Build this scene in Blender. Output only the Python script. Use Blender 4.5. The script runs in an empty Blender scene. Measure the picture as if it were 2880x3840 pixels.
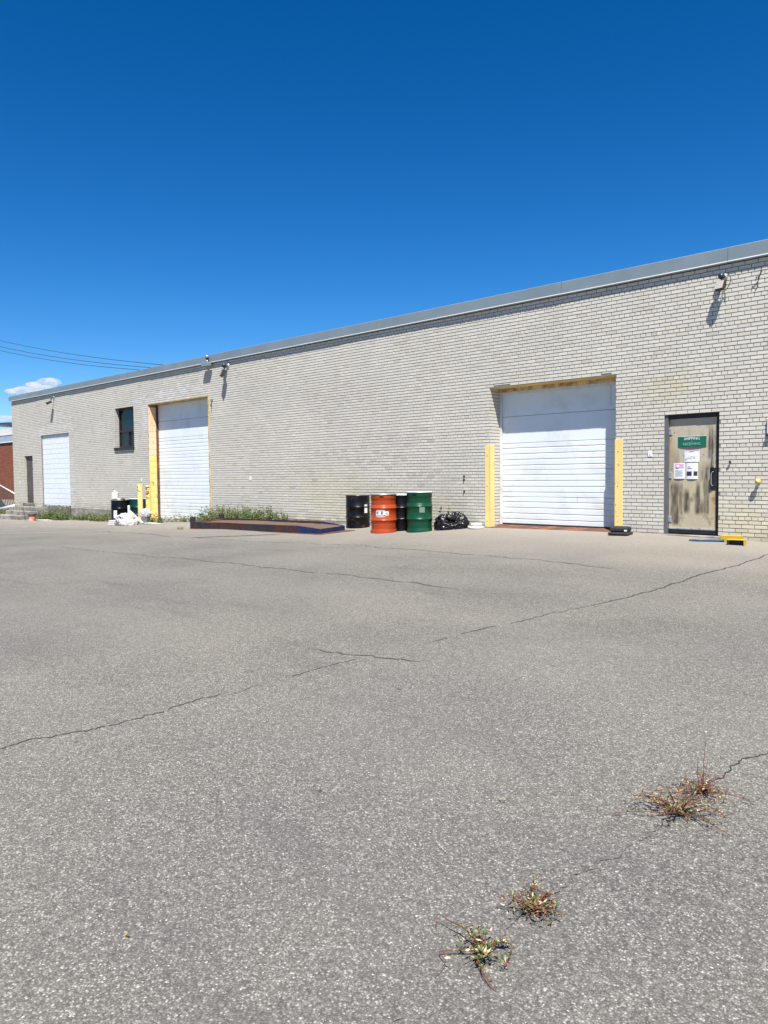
import bpy, math, random
import numpy as np
from mathutils import Vector, Matrix, noise as mn

S = bpy.context.scene
COL = S.collection
rng = random.Random(7)
NR = np.random.RandomState(5)
R = math.radians

# ------------------------------------------------------------------ camera, sky, sun, exposure
CAMZ = 1.101
cam_d = bpy.data.cameras.new('camera')
cam = bpy.data.objects.new('camera', cam_d)
COL.objects.link(cam)
S.camera = cam
yaw, pit, rol = 0.754955, -0.0465405, -0.00919105
cy, sy, cp, sp = math.cos(yaw), math.sin(yaw), math.cos(pit), math.sin(pit)
fw = Vector((-sy*cp, cy*cp, sp)); rt = Vector((cy, sy, 0)); up = rt.cross(fw)
rt2 = math.cos(rol)*rt + math.sin(rol)*up
up2 = -math.sin(rol)*rt + math.cos(rol)*up
m3 = Matrix((rt2, up2, -fw)).transposed()
cam.matrix_world = Matrix.Translation((0, -12.9687, CAMZ)) @ m3.to_4x4()
cam_d.sensor_fit = 'VERTICAL'; cam_d.sensor_height = 36.0
cam_d.lens = 2815.88/3840*36.0
cam_d.clip_start = 0.05; cam_d.clip_end = 20000

sun_to = Vector((1.02, -1.0, 2.42)).normalized()
W = bpy.data.worlds.new('World'); S.world = W; W.use_nodes = True
wn = W.node_tree.nodes; wl = W.node_tree.links
sky = wn.new('ShaderNodeTexSky'); sky.sky_type = 'NISHITA'; sky.sun_disc = False
sky.sun_elevation = math.asin(sun_to.z); sky.sun_rotation = math.atan2(sun_to.x, sun_to.y)
sky.altitude = 150; sky.air_density = 1.0; sky.dust_density = 0.0; sky.ozone_density = 8.0
gam = wn.new('ShaderNodeGamma'); gam.inputs['Gamma'].default_value = 1.22
hsv = wn.new('ShaderNodeHueSaturation')
hsv.inputs['Hue'].default_value = 0.5; hsv.inputs['Saturation'].default_value = 1.19; hsv.inputs['Value'].default_value = 0.96
wl.new(sky.outputs[0], gam.inputs['Color']); wl.new(gam.outputs[0], hsv.inputs['Color'])
wl.new(hsv.outputs[0], wn['Background'].inputs['Color'])
wn['Background'].inputs['Strength'].default_value = 0.05
sun_d = bpy.data.lights.new('sun', 'SUN'); sun_d.energy = 5.0; sun_d.angle = R(0.53); sun_d.color = (1.0, 0.955, 0.89)
sun = bpy.data.objects.new('sun', sun_d); COL.objects.link(sun)
sun.rotation_euler = (-sun_to).to_track_quat('-Z', 'Y').to_euler(); sun.location = (10, -10, 30)
S.view_settings.view_transform = 'Standard'; S.view_settings.look = 'None'
S.view_settings.exposure = 0.95; S.view_settings.gamma = 1.0; S.view_settings.use_curve_mapping = False
S.render.engine = 'CYCLES'
S.cycles.volume_bounces = 6

# ------------------------------------------------------------------ object helpers
def tag(o, label=None, cat=None, group=None, kind=None):
    if label: o['label'] = label
    if cat: o['category'] = cat
    if group: o['group'] = group
    if kind: o['kind'] = kind
    return o

def thing(name, label, cat, loc=(0, 0, 0), rz=0.0, group=None):
    o = bpy.data.objects.new(name, None); COL.objects.link(o)
    o.location = loc; o.rotation_euler = (0, 0, rz); o.empty_display_size = .2
    return tag(o, label, cat, group)

class MB:
    """collects faces, links them as one mesh object"""
    def __init__(s): s.v = []; s.f = []; s.m = []; s.sm = []
    def add(s, vs, fs, mi=0, smooth=False, M=None):
        b = len(s.v)
        s.v += [tuple(M @ Vector(v)) if M else tuple(v) for v in vs]
        for f in fs: s.f.append([i+b for i in f]); s.m.append(mi); s.sm.append(smooth)
        return s
    def box(s, x0, x1, y0, y1, z0, z1, mi=0, ch=0.0, M=None):
        if ch <= 0:
            v = [(x, y, z) for z in (z0, z1) for y in (y0, y1) for x in (x0, x1)]
            f = [(0, 2, 3, 1), (4, 5, 7, 6), (0, 1, 5, 4), (2, 6, 7, 3), (0, 4, 6, 2), (1, 3, 7, 5)]
            return s.add(v, f, mi, M=M)
        c = min(ch, (x1-x0)*.45, (y1-y0)*.45, (z1-z0)*.45)
        xs, ys, zs = (x0, x1), (y0, y1), (z0, z1)
        v = []; ix = {}
        for i in (0, 1):
            for j in (0, 1):
                for k in (0, 1):
                    sx, sy_, sz = (1 if i == 0 else -1), (1 if j == 0 else -1), (1 if k == 0 else -1)
                    P = (xs[i], ys[j], zs[k])
                    ix[i, j, k, 0] = len(v); v.append((P[0], P[1]+sy_*c, P[2]+sz*c))
                    ix[i, j, k, 1] = len(v); v.append((P[0]+sx*c, P[1], P[2]+sz*c))
                    ix[i, j, k, 2] = len(v); v.append((P[0]+sx*c, P[1]+sy_*c, P[2]))
        f = []
        q = [(0, 0), (1, 0), (1, 1), (0, 1)]
        for i in (0, 1):
            f.append([ix[i, a, b, 0] for a, b in (q if i else q[::-1])])
            f.append([ix[a, i, b, 1] for a, b in (q[::-1] if i else q)])
            f.append([ix[a, b, i, 2] for a, b in (q if i else q[::-1])])
        for a in (0, 1):
            for b in (0, 1):
                f.append([ix[0, a, b, 1], ix[1, a, b, 1], ix[1, a, b, 2], ix[0, a, b, 2]])
                f.append([ix[a, 0, b, 0], ix[a, 1, b, 0], ix[a, 1, b, 2], ix[a, 0, b, 2]])
                f.append([ix[a, b, 0, 0], ix[a, b, 1, 0], ix[a, b, 1, 1], ix[a, b, 0, 1]])
        for k in [(i, j, l) for i in (0, 1) for j in (0, 1) for l in (0, 1)]:
            f.append([ix[k+(0,)], ix[k+(1,)], ix[k+(2,)]])
        return s.add(v, f, mi, M=M)
    def lathe(s, prof, n=28, mi=0, c=(0, 0, 0), smooth=True, M=None, cap=True):
        v = []; f = []
        for r, z in prof:
            for i in range(n):
                a = 2*math.pi*i/n; v.append((c[0]+r*math.cos(a), c[1]+r*math.sin(a), c[2]+z))
        for k in range(len(prof)-1):
            for i in range(n):
                j = (i+1) % n; f.append((k*n+i, k*n+j, (k+1)*n+j, (k+1)*n+i))
        s.add(v, f, mi, smooth, M)
        if cap:
            for k, rev in ((0, True), (len(prof)-1, False)):
                if prof[k][0] > 1e-4:
                    vs = v[k*n:(k+1)*n]; s.add(vs, [list(range(n))[::-1] if rev else list(range(n))], mi, False, M)
        return s
    def tube(s, pts, r, n=6, mi=0, smooth=True):
        pts = [Vector(p) for p in pts]; rs = r if isinstance(r, (list, tuple)) else [r]*len(pts)
        v = []; f = []
        for k, p in enumerate(pts):
            t = (pts[min(k+1, len(pts)-1)]-pts[max(k-1, 0)])
            if t.length < 1e-9: t = Vector((0, 0, 1))
            t.normalize()
            a = t.orthogonal().normalized() if k == 0 else (a-t*a.dot(t)).normalized()
            b = t.cross(a)
            for i in range(n):
                w = 2*math.pi*i/n; v.append(tuple(p+(a*math.cos(w)+b*math.sin(w))*rs[k]))
        for k in range(len(pts)-1):
            for i in range(n):
                j = (i+1) % n; f.append((k*n+i, k*n+j, (k+1)*n+j, (k+1)*n+i))
        f.append(list(range(n))[::-1]); f.append([(len(pts)-1)*n+i for i in range(n)])
        return s.add(v, f, mi, smooth)
    def mesh(s, name, mats):
        me = bpy.data.meshes.new(name); me.from_pydata(s.v, [], s.f)
        for m in (mats if isinstance(mats, (list, tuple)) else [mats]): me.materials.append(m)
        me.polygons.foreach_set('material_index', s.m); me.polygons.foreach_set('use_smooth', s.sm)
        me.update(); return me
    def build(s, name, mats, parent=None):
        return link(name, s.mesh(name, mats), parent)

def link(name, me, parent=None, loc=None):
    o = bpy.data.objects.new(name, me); COL.objects.link(o)
    if parent: o.parent = parent
    if loc: o.location = loc
    return o

def set_attr(me, name, cols):
    a = me.color_attributes.new(name, 'FLOAT_COLOR', 'POINT')
    c = np.ones((len(cols), 4), 'f4'); c[:, :3] = cols
    a.data.foreach_set('color', c.ravel())

def copy_tree(o, parent=None):
    c = o.copy(); COL.objects.link(c); c.parent = parent
    for ch in list(o.children): copy_tree(ch, c)
    return c

# ------------------------------------------------------------------ materials
class NT:
    def __init__(s, name):
        s.m = bpy.data.materials.new(name); s.m.use_nodes = True
        s.n = s.m.node_tree.nodes; s.l = s.m.node_tree.links
        s.b = s.n['Principled BSDF']
        s.co = s.n.new('ShaderNodeTexCoord')
    def new(s, t, **k):
        n = s.n.new('ShaderNode'+t)
        for a, b in k.items(): setattr(n, a, b)
        return n
    def noise(s, scale, detail=4, rough=.55, src='Object', stretch=None):
        n = s.new('TexNoise'); n.inputs['Scale'].default_value = scale
        n.inputs['Detail'].default_value = detail; n.inputs['Roughness'].default_value = rough
        v = s.co.outputs[src]
        if stretch:
            mp = s.new('Mapping'); mp.inputs['Scale'].default_value = stretch; s.l.new(v, mp.inputs[0]); v = mp.outputs[0]
        s.l.new(v, n.inputs['Vector']); return n.outputs['Fac']
    def ramp(s, fac, stops):
        r = s.new('ValToRGB'); e = r.color_ramp.elements
        while len(e) < len(stops): e.new(.5)
        for i, (p, c) in enumerate(stops):
            e[i].position = p; e[i].color = (c if hasattr(c, '__len__') else (c, c, c))[:3]+(1,) if hasattr(c, '__len__') else (c, c, c, 1)
        s.l.new(fac, r.inputs[0]); return r.outputs[0]
    def mix(s, fac, a, b, mode='MIX'):
        x = s.new('Mix', data_type='RGBA', blend_type=mode)
        for sock, val in ((x.inputs[0], fac), (x.inputs[6], a), (x.inputs[7], b)):
            if hasattr(val, 'is_linked'): s.l.new(val, sock)
            elif hasattr(val, '__len__'): sock.default_value = tuple(val)[:3]+(1,)
            else: sock.default_value = val
        return x.outputs[2]
    def col(s, c):
        if hasattr(c, 'is_linked'): s.l.new(c, s.b.inputs['Base Color'])
        else: s.b.inputs['Base Color'].default_value = tuple(c)[:3]+(1,)
    def bump(s, h, strength=.3, dist=.01):
        b = s.new('Bump'); b.inputs['Strength'].default_value = strength; b.inputs['Distance'].default_value = dist
        s.l.new(h, b.inputs['Height'])
        s.l.new(b.outputs[0], s.b.inputs['Normal']); return b
    def set(s, rough=None, metal=None, spec=None):
        if rough is not None:
            if hasattr(rough, 'is_linked'): s.l.new(rough, s.b.inputs['Roughness'])
            else: s.b.inputs['Roughness'].default_value = rough
        if metal is not None: s.b.inputs['Metallic'].default_value = metal
        if spec is not None: s.b.inputs['Specular IOR Level'].default_value = spec
        return s

def plain(name, c, rough=.6, metal=0, var=.12, scale=6, bump=.1, dirt=None, dscale=3, damt=.5, spec=.5, stretch=None):
    t = NT(name)
    n = t.noise(scale, 5, stretch=stretch)
    lo = [x*(1-var) for x in c]; hi = [min(1, x*(1+var)) for x in c]
    k = t.ramp(n, [(.3, tuple(lo)), (.7, tuple(hi))])
    if dirt is not None:
        d = t.ramp(t.noise(dscale, 8, .65, stretch=stretch), [(.62-damt*.4, 0.0), (.72-damt*.25, 1.0)])
        k = t.mix(d, k, dirt)
    t.col(k); t.set(rough, metal, spec)
    if bump: t.bump(t.noise(scale*12, 4), bump, .004)
    return t.m

def attr_mat(name, rough=.8, grain=90, bump=.25, var=.10, tint=True):
    """colour comes from the per-vertex 'col' attribute times the object colour"""
    t = NT(name)
    a = t.new('Attribute'); a.attribute_name = 'col'
    k = a.outputs['Color']
    if tint:
        oi = t.new('ObjectInfo'); k = t.mix(1.0, k, oi.outputs['Color'], 'MULTIPLY')
    n = t.noise(grain, 5, .6, 'Generated' if False else 'Object')
    g = t.ramp(n, [(.25, 1-var), (.75, 1+var*.6)])
    k = t.mix(1.0, k, g, 'MULTIPLY')
    t.col(k); t.set(rough); t.bump(n, bump, .004)
    return t.m

M = {}
M['brick'] = attr_mat('glazed_grey_brick', .72, 55, .22, .09)
M['mortar'] = plain('mortar', (.185, .175, .16), .95, var=.25, scale=9, bump=.5)
M['mortar_light'] = plain('block_mortar', (.42, .43, .45), .9, var=.1, scale=9, bump=.3)
M['concrete'] = plain('concrete', (.30, .275, .235), .92, var=.22, scale=5, bump=.5, dirt=(.15, .135, .11), dscale=2.2, damt=.55)
M['concrete_dark'] = plain('weathered_concrete', (.22, .20, .175), .95, var=.25, scale=6, bump=.6, dirt=(.12, .105, .085), dscale=3, damt=.6)
M['cap'] = plain('grey_flashing', (.225, .27, .285), .45, .35, var=.10, scale=1.4, bump=.04)
M['drip'] = plain('sunlit_drip_edge', (.50, .52, .53), .4, .3, var=.05, scale=3, bump=.02)  # lighter than the flashing: sun catching the kicked lip is put into the colour
M['white_door'] = plain('white_door_paint', (.63, .675, .695), .42, 0, var=.045, scale=1.2, bump=.04, dirt=(.56, .585, .59), dscale=1.6, damt=.28)
M['white_frame'] = plain('white_frame_paint', (.60, .61, .61), .5, 0, var=.06, scale=4, bump=.05, dirt=(.5, .47, .42), dscale=4, damt=.4)
M['block'] = attr_mat('white_painted_block', .7, 30, .35, .05)
M['yellow'] = plain('yellow_paint', (.74, .545, .20), .55, 0, var=.07, scale=4, bump=.06, dirt=(.14, .07, .03), dscale=7, damt=-.06)
M['yellow_worn'] = plain('worn_yellow_paint', (.76, .52, .15), .6, 0, var=.09, scale=5, bump=.08, dirt=(.17, .06, .025), dscale=4.2, damt=.24)
M['peach'] = plain('faded_orange_paint', (.80, .54, .33), .7, 0, var=.07, scale=5, bump=.2, dirt=(.32, .20, .11), dscale=5, damt=.1)
M['yellow_block'] = plain('yellow_painted_block', (.82, .56, .19), .65, 0, var=.06, scale=5, bump=.2, dirt=(.2, .10, .05), dscale=5.5, damt=.06)
M['pink_steel'] = plain('faded_pink_angle', (.52, .40, .34), .7, 0, var=.12, scale=6, bump=.1, dirt=(.22, .15, .1), dscale=6, damt=.3)
M['tan_steel'] = plain('tan_angle_steel', (.60, .45, .22), .6, 0, var=.1, scale=6, bump=.1, dirt=(.30, .17, .09), dscale=5, damt=.4)
M['rust'] = plain('rust', (.20, .075, .035), .85, .15, var=.35, scale=7, bump=.4, dirt=(.09, .045, .03), dscale=4, damt=.5)
M['rust_deck'] = plain('rusty_deck', (.17, .070, .034), .9, 0, var=.35, scale=4, bump=.3, dirt=(.085, .062, .048), dscale=1.6, damt=.62)
M['rust_blue'] = plain('rusty_blue_steel', (.055, .026, .018), .85, 0, var=.45, scale=5, bump=.25, dirt=(.018, .022, .033), dscale=2.6, damt=.46, spec=.25)
M['blue_steel'] = plain('blue_painted_steel', (.006, .017, .085), .55, 0, var=.25, scale=5, bump=.1, dirt=(.035, .025, .03), dscale=5, damt=.3, spec=.3)
M['dark_steel'] = plain('dark_steel', (.035, .03, .032), .6, .3, var=.3, scale=8, bump=.15)
M['dark_frame'] = plain('dark_bronze_frame', (.014, .013, .016), .45, .2, var=.2, scale=8, bump=.05)
M['bronze_win'] = plain('brown_window_frame', (.03, .023, .02), .45, .3, var=.2, scale=8, bump=.05)
M['brown_door'] = plain('brown_door_paint', (.085, .066, .062), .55, 0, var=.1, scale=3, bump=.05, dirt=(.06, .045, .042), dscale=2, damt=.3)
M['grey_jamb'] = plain('grey_jamb_paint', (.10, .10, .11), .5, 0, var=.12, scale=6, bump=.05)
M['galv'] = plain('galvanised_steel', (.48, .52, .53), .38, .6, var=.15, scale=18, bump=.08, dirt=(.3, .26, .2), dscale=12, damt=.2)
M['chrome'] = plain('polished_handle', (.75, .75, .72), .18, 1.0, var=.05, scale=8, bump=0)
M['black_plastic'] = plain('black_plastic', (.012, .012, .013), .4, 0, var=.2, scale=8, bump=.05)
M['black_rubber'] = plain('black_rubber', (.014, .014, .016), .75, 0, var=.3, scale=14, bump=.3)
M['grey_lamp'] = plain('grey_lamp_housing', (.16, .15, .145), .55, .2, var=.12, scale=8, bump=.1)
M['lamp_glass'] = plain('lamp_lens', (.42, .37, .34), .35, 0, var=.08, scale=10, bump=.03)
M['tan_lamp'] = plain('tan_lamp_plate', (.30, .27, .20), .5, .1, var=.12, scale=8, bump=.05)
M['white_plastic'] = plain('white_plastic', (.66, .66, .65), .4, 0, var=.05, scale=8, bump=.04)
M['paper'] = plain('paper', (.66, .66, .66), .55, 0, var=.03, scale=9, bump=.12)
M['print_grey'] = plain('grey_print', (.40, .42, .45), .7, 0, var=.2, scale=30, bump=0)
M['print_dark'] = plain('dark_print', (.022, .022, .045), .6, 0, var=.2, scale=20, bump=0)
M['print_pink'] = plain('pink_print', (.56, .30, .45), .6, 0, var=.08, scale=12, bump=0)
M['print_red'] = plain('red_print', (.26, .07, .06), .6, 0, var=.1, scale=12, bump=0)
M['print_blue'] = plain('blue_print', (.10, .12, .30), .6, 0, var=.1, scale=12, bump=0)
M['sign_green'] = plain('green_sign', (.0035, .10, .063), .45, 0, var=.08, scale=3, bump=.03)
M['sign_letter'] = plain('faded_white_lettering', (.62, .72, .70), .6, 0, var=.3, scale=22, bump=0)
M['sign_letter_faded'] = plain('worn_green_lettering', (.22, .38, .33), .6, 0, var=.5, scale=22, bump=0)
M['drum_black'] = plain('black_drum_paint', (.004, .004, .0045), .3, 0, var=.3, scale=6, bump=.04, dirt=(.05, .045, .04), dscale=5, damt=-.05, spec=.2)
M['drum_black_rusty'] = plain('scuffed_black_drum', (.005, .005, .0055), .34, 0, var=.3, scale=6, bump=.05, dirt=(.075, .055, .04), dscale=4.5, damt=.06, spec=.22)
M['drum_orange'] = plain('orange_drum_paint', (.34, .048, .011), .34, 0, var=.06, scale=4, bump=.03, dirt=(.22, .036, .011), dscale=3, damt=.15, spec=.3)
M['drum_green'] = plain('green_drum_paint', (.003, .050, .022), .34, 0, var=.1, scale=4, bump=.03, dirt=(.022, .06, .036), dscale=3.2, damt=.1, spec=.3)
M['drum_teal'] = plain('dark_teal_drum_paint', (.003, .028, .026), .34, 0, var=.1, scale=4, bump=.03, spec=.25)
M['drum_rim'] = plain('worn_drum_rim', (.33, .30, .27), .42, .5, var=.3, scale=14, bump=.1)
M['drum_rim_white'] = plain('pale_drum_rim', (.58, .66, .64), .4, .2, var=.15, scale=14, bump=.05)
M['rim_black'] = plain('black_drum_rim', (.05, .048, .046), .35, .3, var=.4, scale=14, bump=.1)
M['bag_black'] = plain('black_bin_bag', (.005, .005, .007), .31, 0, var=.25, scale=8, bump=.0, spec=.4)
M['bag_white'] = plain('white_plastic_sheet', (.43, .43, .42), .45, 0, var=.10, scale=5, bump=.5, dirt=(.28, .24, .22), dscale=6, damt=.22)
M['jug'] = plain('translucent_jug', (.60, .64, .56), .35, 0, var=.06, scale=6, bump=.05)
M['wood_white'] = plain('white_board', (.50, .485, .46), .6, 0, var=.08, scale=6, bump=.1)
M['yellow_bright'] = plain('bright_yellow_steel', (.46, .315, .012), .45, 0, var=.06, scale=5, bump=.04, dirt=(.5, .33, .03), dscale=6, damt=.1)
M['blue_bar'] = plain('blue_bar', (.03, .10, .19), .5, .1, var=.2, scale=8, bump=.1, dirt=(.15, .13, .12), dscale=9, damt=.15)
M['brass'] = plain('yellow_pipe_cap', (.66, .46, .12), .5, .1, var=.1, scale=9, bump=.05)
M['cable'] = plain('black_cable', (.010, .010, .011), .6, 0, var=.2, scale=8, bump=0)
M['wire'] = plain('overhead_cable', (.02, .03, .05), .6, 0, var=.1, scale=8, bump=0)
M['red_brick'] = attr_mat('red_brick', .85, 40, .3, .12)
M['red_mortar'] = plain('red_wall_mortar', (.10, .040, .025), .95, var=.2, scale=6, bump=.3)
M['roof_grey'] = plain('roof_membrane', (.33, .33, .32), .9, 0, var=.15, scale=2, bump=.2)
M['fascia_blue'] = plain('blue_grey_fascia', (.33, .40, .46), .5, .2, var=.08, scale=2, bump=.03)
M['beige_panel'] = plain('beige_panel', (.46, .44, .39), .7, 0, var=.08, scale=2, bump=.05)
M['navy'] = plain('navy_paint', (.015, .025, .10), .5, 0, var=.1, scale=3, bump=0)
M['fence_metal'] = plain('galvanised_rail', (.62, .60, .58), .5, .4, var=.1, scale=8, bump=.05)
M['slat'] = plain('brown_fence_slat', (.055, .038, .032), .7, 0, var=.25, scale=6, bump=.1)
M['green_mesh'] = plain('green_fence_slat', (.018, .085, .062), .7, 0, var=.25, scale=6, bump=.1)
M['bucket_orange'] = plain('orange_bucket', (.60, .17, .08), .55, 0, var=.2, scale=8, bump=.05, dirt=(.62, .42, .36), dscale=5, damt=.4)
M['bucket_grey'] = plain('grey_bucket', (.16, .155, .15), .6, 0, var=.15, scale=8, bump=.1)
M['pot_grey'] = plain('grey_pail', (.20, .20, .20), .7, .1, var=.3, scale=14, bump=.3)
M['pale_dirt'] = plain('bleached_litter', (.38, .35, .30), .8, 0, var=.15, scale=10, bump=.3)
def leafmat(name, c, var=.35):
    t = NT(name)
    g = t.new('NewGeometry')
    k = t.ramp(g.outputs['Random Per Island'], [(0, tuple(x*(1-var) for x in c)), (1, tuple(min(1, x*(1+var)) for x in c))])
    t.col(k); t.set(.65); return t.m
M['leaf'] = leafmat('weed_leaf', (.085, .125, .028))
M['leaf_dark'] = leafmat('dark_weed_leaf', (.05, .085, .02))
M['leaf_yellow'] = leafmat('yellowed_leaf', (.24, .20, .07), .3)
M['leaf_red'] = leafmat('reddened_leaf', (.19, .065, .03), .4)
M['leaf_straw'] = leafmat('straw_seed_head', (.50, .40, .26), .25)
M['stem_red'] = plain('red_brown_stem', (.13, .05, .032), .7, 0, var=.3, scale=30, bump=0)
M['stem_green'] = plain('green_stem', (.12, .15, .05), .7, 0, var=.3, scale=30, bump=0)

# glass of the window
t = NT('window_glass'); t.col((.004, .013, .022)); t.set(.05, 0, .3); M['glass'] = t.m

# asphalt
t = NT('worn_asphalt')
pos = t.new('NewGeometry').outputs['Position']
def vor(scale, rnd=1.0):
    v = t.new('TexVoronoi'); v.inputs['Scale'].default_value = scale; v.inputs['Randomness'].default_value = rnd
    t.l.new(pos, v.inputs['Vector']); return v
def nz(scale, det=5, rough=.55):
    n = t.new('TexNoise'); n.inputs['Scale'].default_value = scale; n.inputs['Detail'].default_value = det; n.inputs['Roughness'].default_value = rough
    t.l.new(pos, n.inputs['Vector']); return n.outputs['Fac']
va = vor(135); vb = vor(60)
sep = t.new('SeparateColor'); t.l.new(va.outputs['Color'], sep.inputs[0])
sepb = t.new('SeparateColor'); t.l.new(vb.outputs['Color'], sepb.inputs[0])
stone = t.ramp(sep.outputs[0], [(0.0, (.106, .103, .092)), (.35, (.160, .154, .138)), (.70, (.208, .200, .179)), (.88, (.262, .252, .227)), (1.0, (.43, .413, .374))])
big = t.ramp(sepb.outputs[1], [(0.0, .88), (.55, 1.0), (.92, 1.05), (1.0, 1.22)])
k = t.mix(1.0, stone, big, 'MULTIPLY')
gap = t.ramp(va.outputs['Distance'], [(.28, 1.0), (.60, .48)])
k = t.mix(.85, k, gap, 'MULTIPLY')
k = t.mix(1.0, k, t.ramp(nz(22, 3), [(.3, .90), (.7, 1.09)]), 'MULTIPLY')
k = t.mix(1.0, k, t.ramp(nz(.9, 6, .6), [(.25, (.88, .87, .87)), (.5, (1, 1, 1)), (.75, (1.10, 1.085, 1.06))]), 'MULTIPLY')
k = t.mix(1.0, k, t.ramp(nz(.22, 3), [(.3, (.90, .90, .92)), (.7, (1.10, 1.08, 1.03))]), 'MULTIPLY')
# drag marks and oil drips, long along the driving direction
mp = t.new('Mapping'); mp.inputs['Scale'].default_value = (.55, 3.2, 1); mp.inputs['Rotation'].default_value = (0, 0, .25); t.l.new(pos, mp.inputs[0])
ns = t.new('TexNoise'); ns.inputs['Scale'].default_value = 1.1; ns.inputs['Detail'].default_value = 7; ns.inputs['Roughness'].default_value = .62; t.l.new(mp.outputs[0], ns.inputs['Vector'])
k = t.mix(t.ramp(ns.outputs['Fac'], [(.57, 0.0), (.72, .42)]), k, (.07, .068, .066))
vd = vor(1.1); kd = t.ramp(vd.outputs['Distance'], [(.012, .75), (.03, 0.0)])
k = t.mix(kd, k, (.03, .029, .028))
# tan dust swept up against the building
at = t.new('Attribute'); at.attribute_name = 'dust'
k = t.mix(at.outputs['Fac'], k, (.315, .28, .232))
t.col(k)
h1 = t.ramp(va.outputs['Distance'], [(0, 1.0), (.6, 0.0)])
hm = t.new('Math', operation='MULTIPLY'); t.l.new(h1, hm.inputs[0]); t.l.new(sep.outputs[1], hm.inputs[1])
t.bump(hm.outputs[0], .55, .006); t.set(.88, 0, .25)
M['asphalt'] = t.m
M['crack'] = plain('crack_shadow', (.035, .033, .032), .95, 0, var=.3, scale=20, bump=.3)
M['crack_soft'] = plain('healed_crack', (.062, .059, .055), .95, 0, var=.3, scale=20, bump=.3)
M['crack_faint'] = plain('worn_crack', (.105, .10, .092), .95, 0, var=.35, scale=20, bump=.3)
M['stripe'] = plain('worn_parking_paint', (.33, .30, .23), .9, 0, var=.2, scale=12, bump=.2)
M['streak_dark'] = plain('asphalt_streak', (.03, .028, .028), .8, 0, var=.3, scale=9, bump=.2)  # near-black tone for the one streak in front of the ramp
t = NT('exposed_stone'); gi = t.new('NewGeometry')
t.col(t.ramp(gi.outputs['Random Per Island'], [(0, (.17, .165, .15)), (.6, (.25, .243, .22)), (1, (.46, .445, .40))])); t.set(.75); M['stone'] = t.m

# ------------------------------------------------------------------ ground
GX = [-80, -40, -33.3, -29.4, -24, -22.4, -19.4, -15.9, -12, -10.4, -9.6, -5.7, -3.7, 0, 60]
GZ = [-.70, -.52, -.45, -.41, -.33, -.285, -.20, -.085, -.06, -.03, .015, .05, .0, 0, 0]
def gnd(x, y):
    d = max(-y, 0)
    return float(np.interp(x, GX, GZ)) - .05*min(d, 1) - .0345*min(max(d-1, 0), 14)
xs = np.concatenate([[-900, -400, -200, -120, -90, -75, -60, -52, -46], np.arange(-42, 6.01, .35), [7, 9, 12, 16, 24, 40, 80, 160, 400, 900]])
ys = np.concatenate([[-900, -400, -200, -100, -60, -40, -30, -24, -20, -18, -16], np.arange(-14.5, .81, .25), [1.5, 3, 6, 12, 20, 40, 80, 160, 400, 900]])
vs = []; dust = []
for y in ys:
    for x in xs:
        z = gnd(x, y)
        if -15 < y < -.6 and -36 < x < 5:
            z += .010*(mn.noise((x*.35, y*.35, 3.1)))*min(1, (-y-.6)/2)
        vs.append((x, y, z))
        d = max(0, 1-max(0, -y)/4.5)*.55 + .07
        d += .12*mn.noise((x*.5, y*.9, 0))
        dust.append(min(.8, max(0, d)))
nx = len(xs)
fs = [(j*nx+i, j*nx+i+1, (j+1)*nx+i+1, (j+1)*nx+i) for j in range(len(ys)-1) for i in range(nx-1)]
me = bpy.data.meshes.new('asphalt_yard'); me.from_pydata(vs, [], fs); me.materials.append(M['asphalt'])
da = me.attributes.new('dust', 'FLOAT', 'POINT'); da.data.foreach_set('value', np.array(dust, 'f4'))
me.polygons.foreach_set('use_smooth', [True]*len(fs)); me.update()
tag(link('asphalt_yard', me), 'sunlit grey asphalt yard with pale aggregate in front of the warehouse', None, kind='structure')

# individual raised aggregate in the foreground (uncountable)
N = 26000
ang = NR.uniform(-.62, .62, N); rad = np.sqrt(NR.uniform(1.5**2, 5.6**2, N))
dirx, diry = -.685/.99986, .728/.99986
nrm = math.hypot(dirx, diry); dirx /= nrm; diry /= nrm
px = rad*(dirx*np.cos(ang)-diry*np.sin(ang)); py = -12.97+rad*(diry*np.cos(ang)+dirx*np.sin(ang))
sz = NR.gamma(3.0, .00060, N)+.0008
ok = py < -.8; px, py, sz = px[ok], py[ok], np.minimum(sz[ok], .0085)
n = len(px); pz = np.array([gnd(a, b)+.010*mn.noise((a*.35, b*.35, 3.1))*min(1, (-b-.6)/2) for a, b in zip(px, py)])
base = np.array([(1, 0, -.1), (.3, .95, -.1), (-.8, .6, -.1), (-.8, -.6, -.1), (.3, -.95, -.1), (.1, .05, .55)], 'f4')
V = np.repeat(base[None], n, 0)+NR.normal(0, .16, (n, 6, 3))
a = NR.uniform(0, 6.28, n); ca, sa = np.cos(a), np.sin(a)
el = NR.uniform(.7, 1.3, n)
X = V[:, :, 0]*el[:, None]; Y = V[:, :, 1]/el[:, None]
V2 = np.stack([px[:, None]+sz[:, None]*(X*ca[:, None]-Y*sa[:, None]), py[:, None]+sz[:, None]*(X*sa[:, None]+Y*ca[:, None]), pz[:, None]+sz[:, None]*V[:, :, 2]*.8], -1)
tri = np.array([(0, 1, 5), (1, 2, 5), (2, 3, 5), (3, 4, 5), (4, 0, 5)])
F = (tri[None]+np.arange(n)[:, None, None]*6).reshape(-1, 3)
me = bpy.data.meshes.new('aggregate'); me.from_pydata(V2.reshape(-1, 3).tolist(), [], F.tolist()); me.materials.append(M['stone'])
tag(link('aggregate', me), 'pale stone chips standing proud of the worn asphalt in the foreground', None, kind='stuff')

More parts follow.
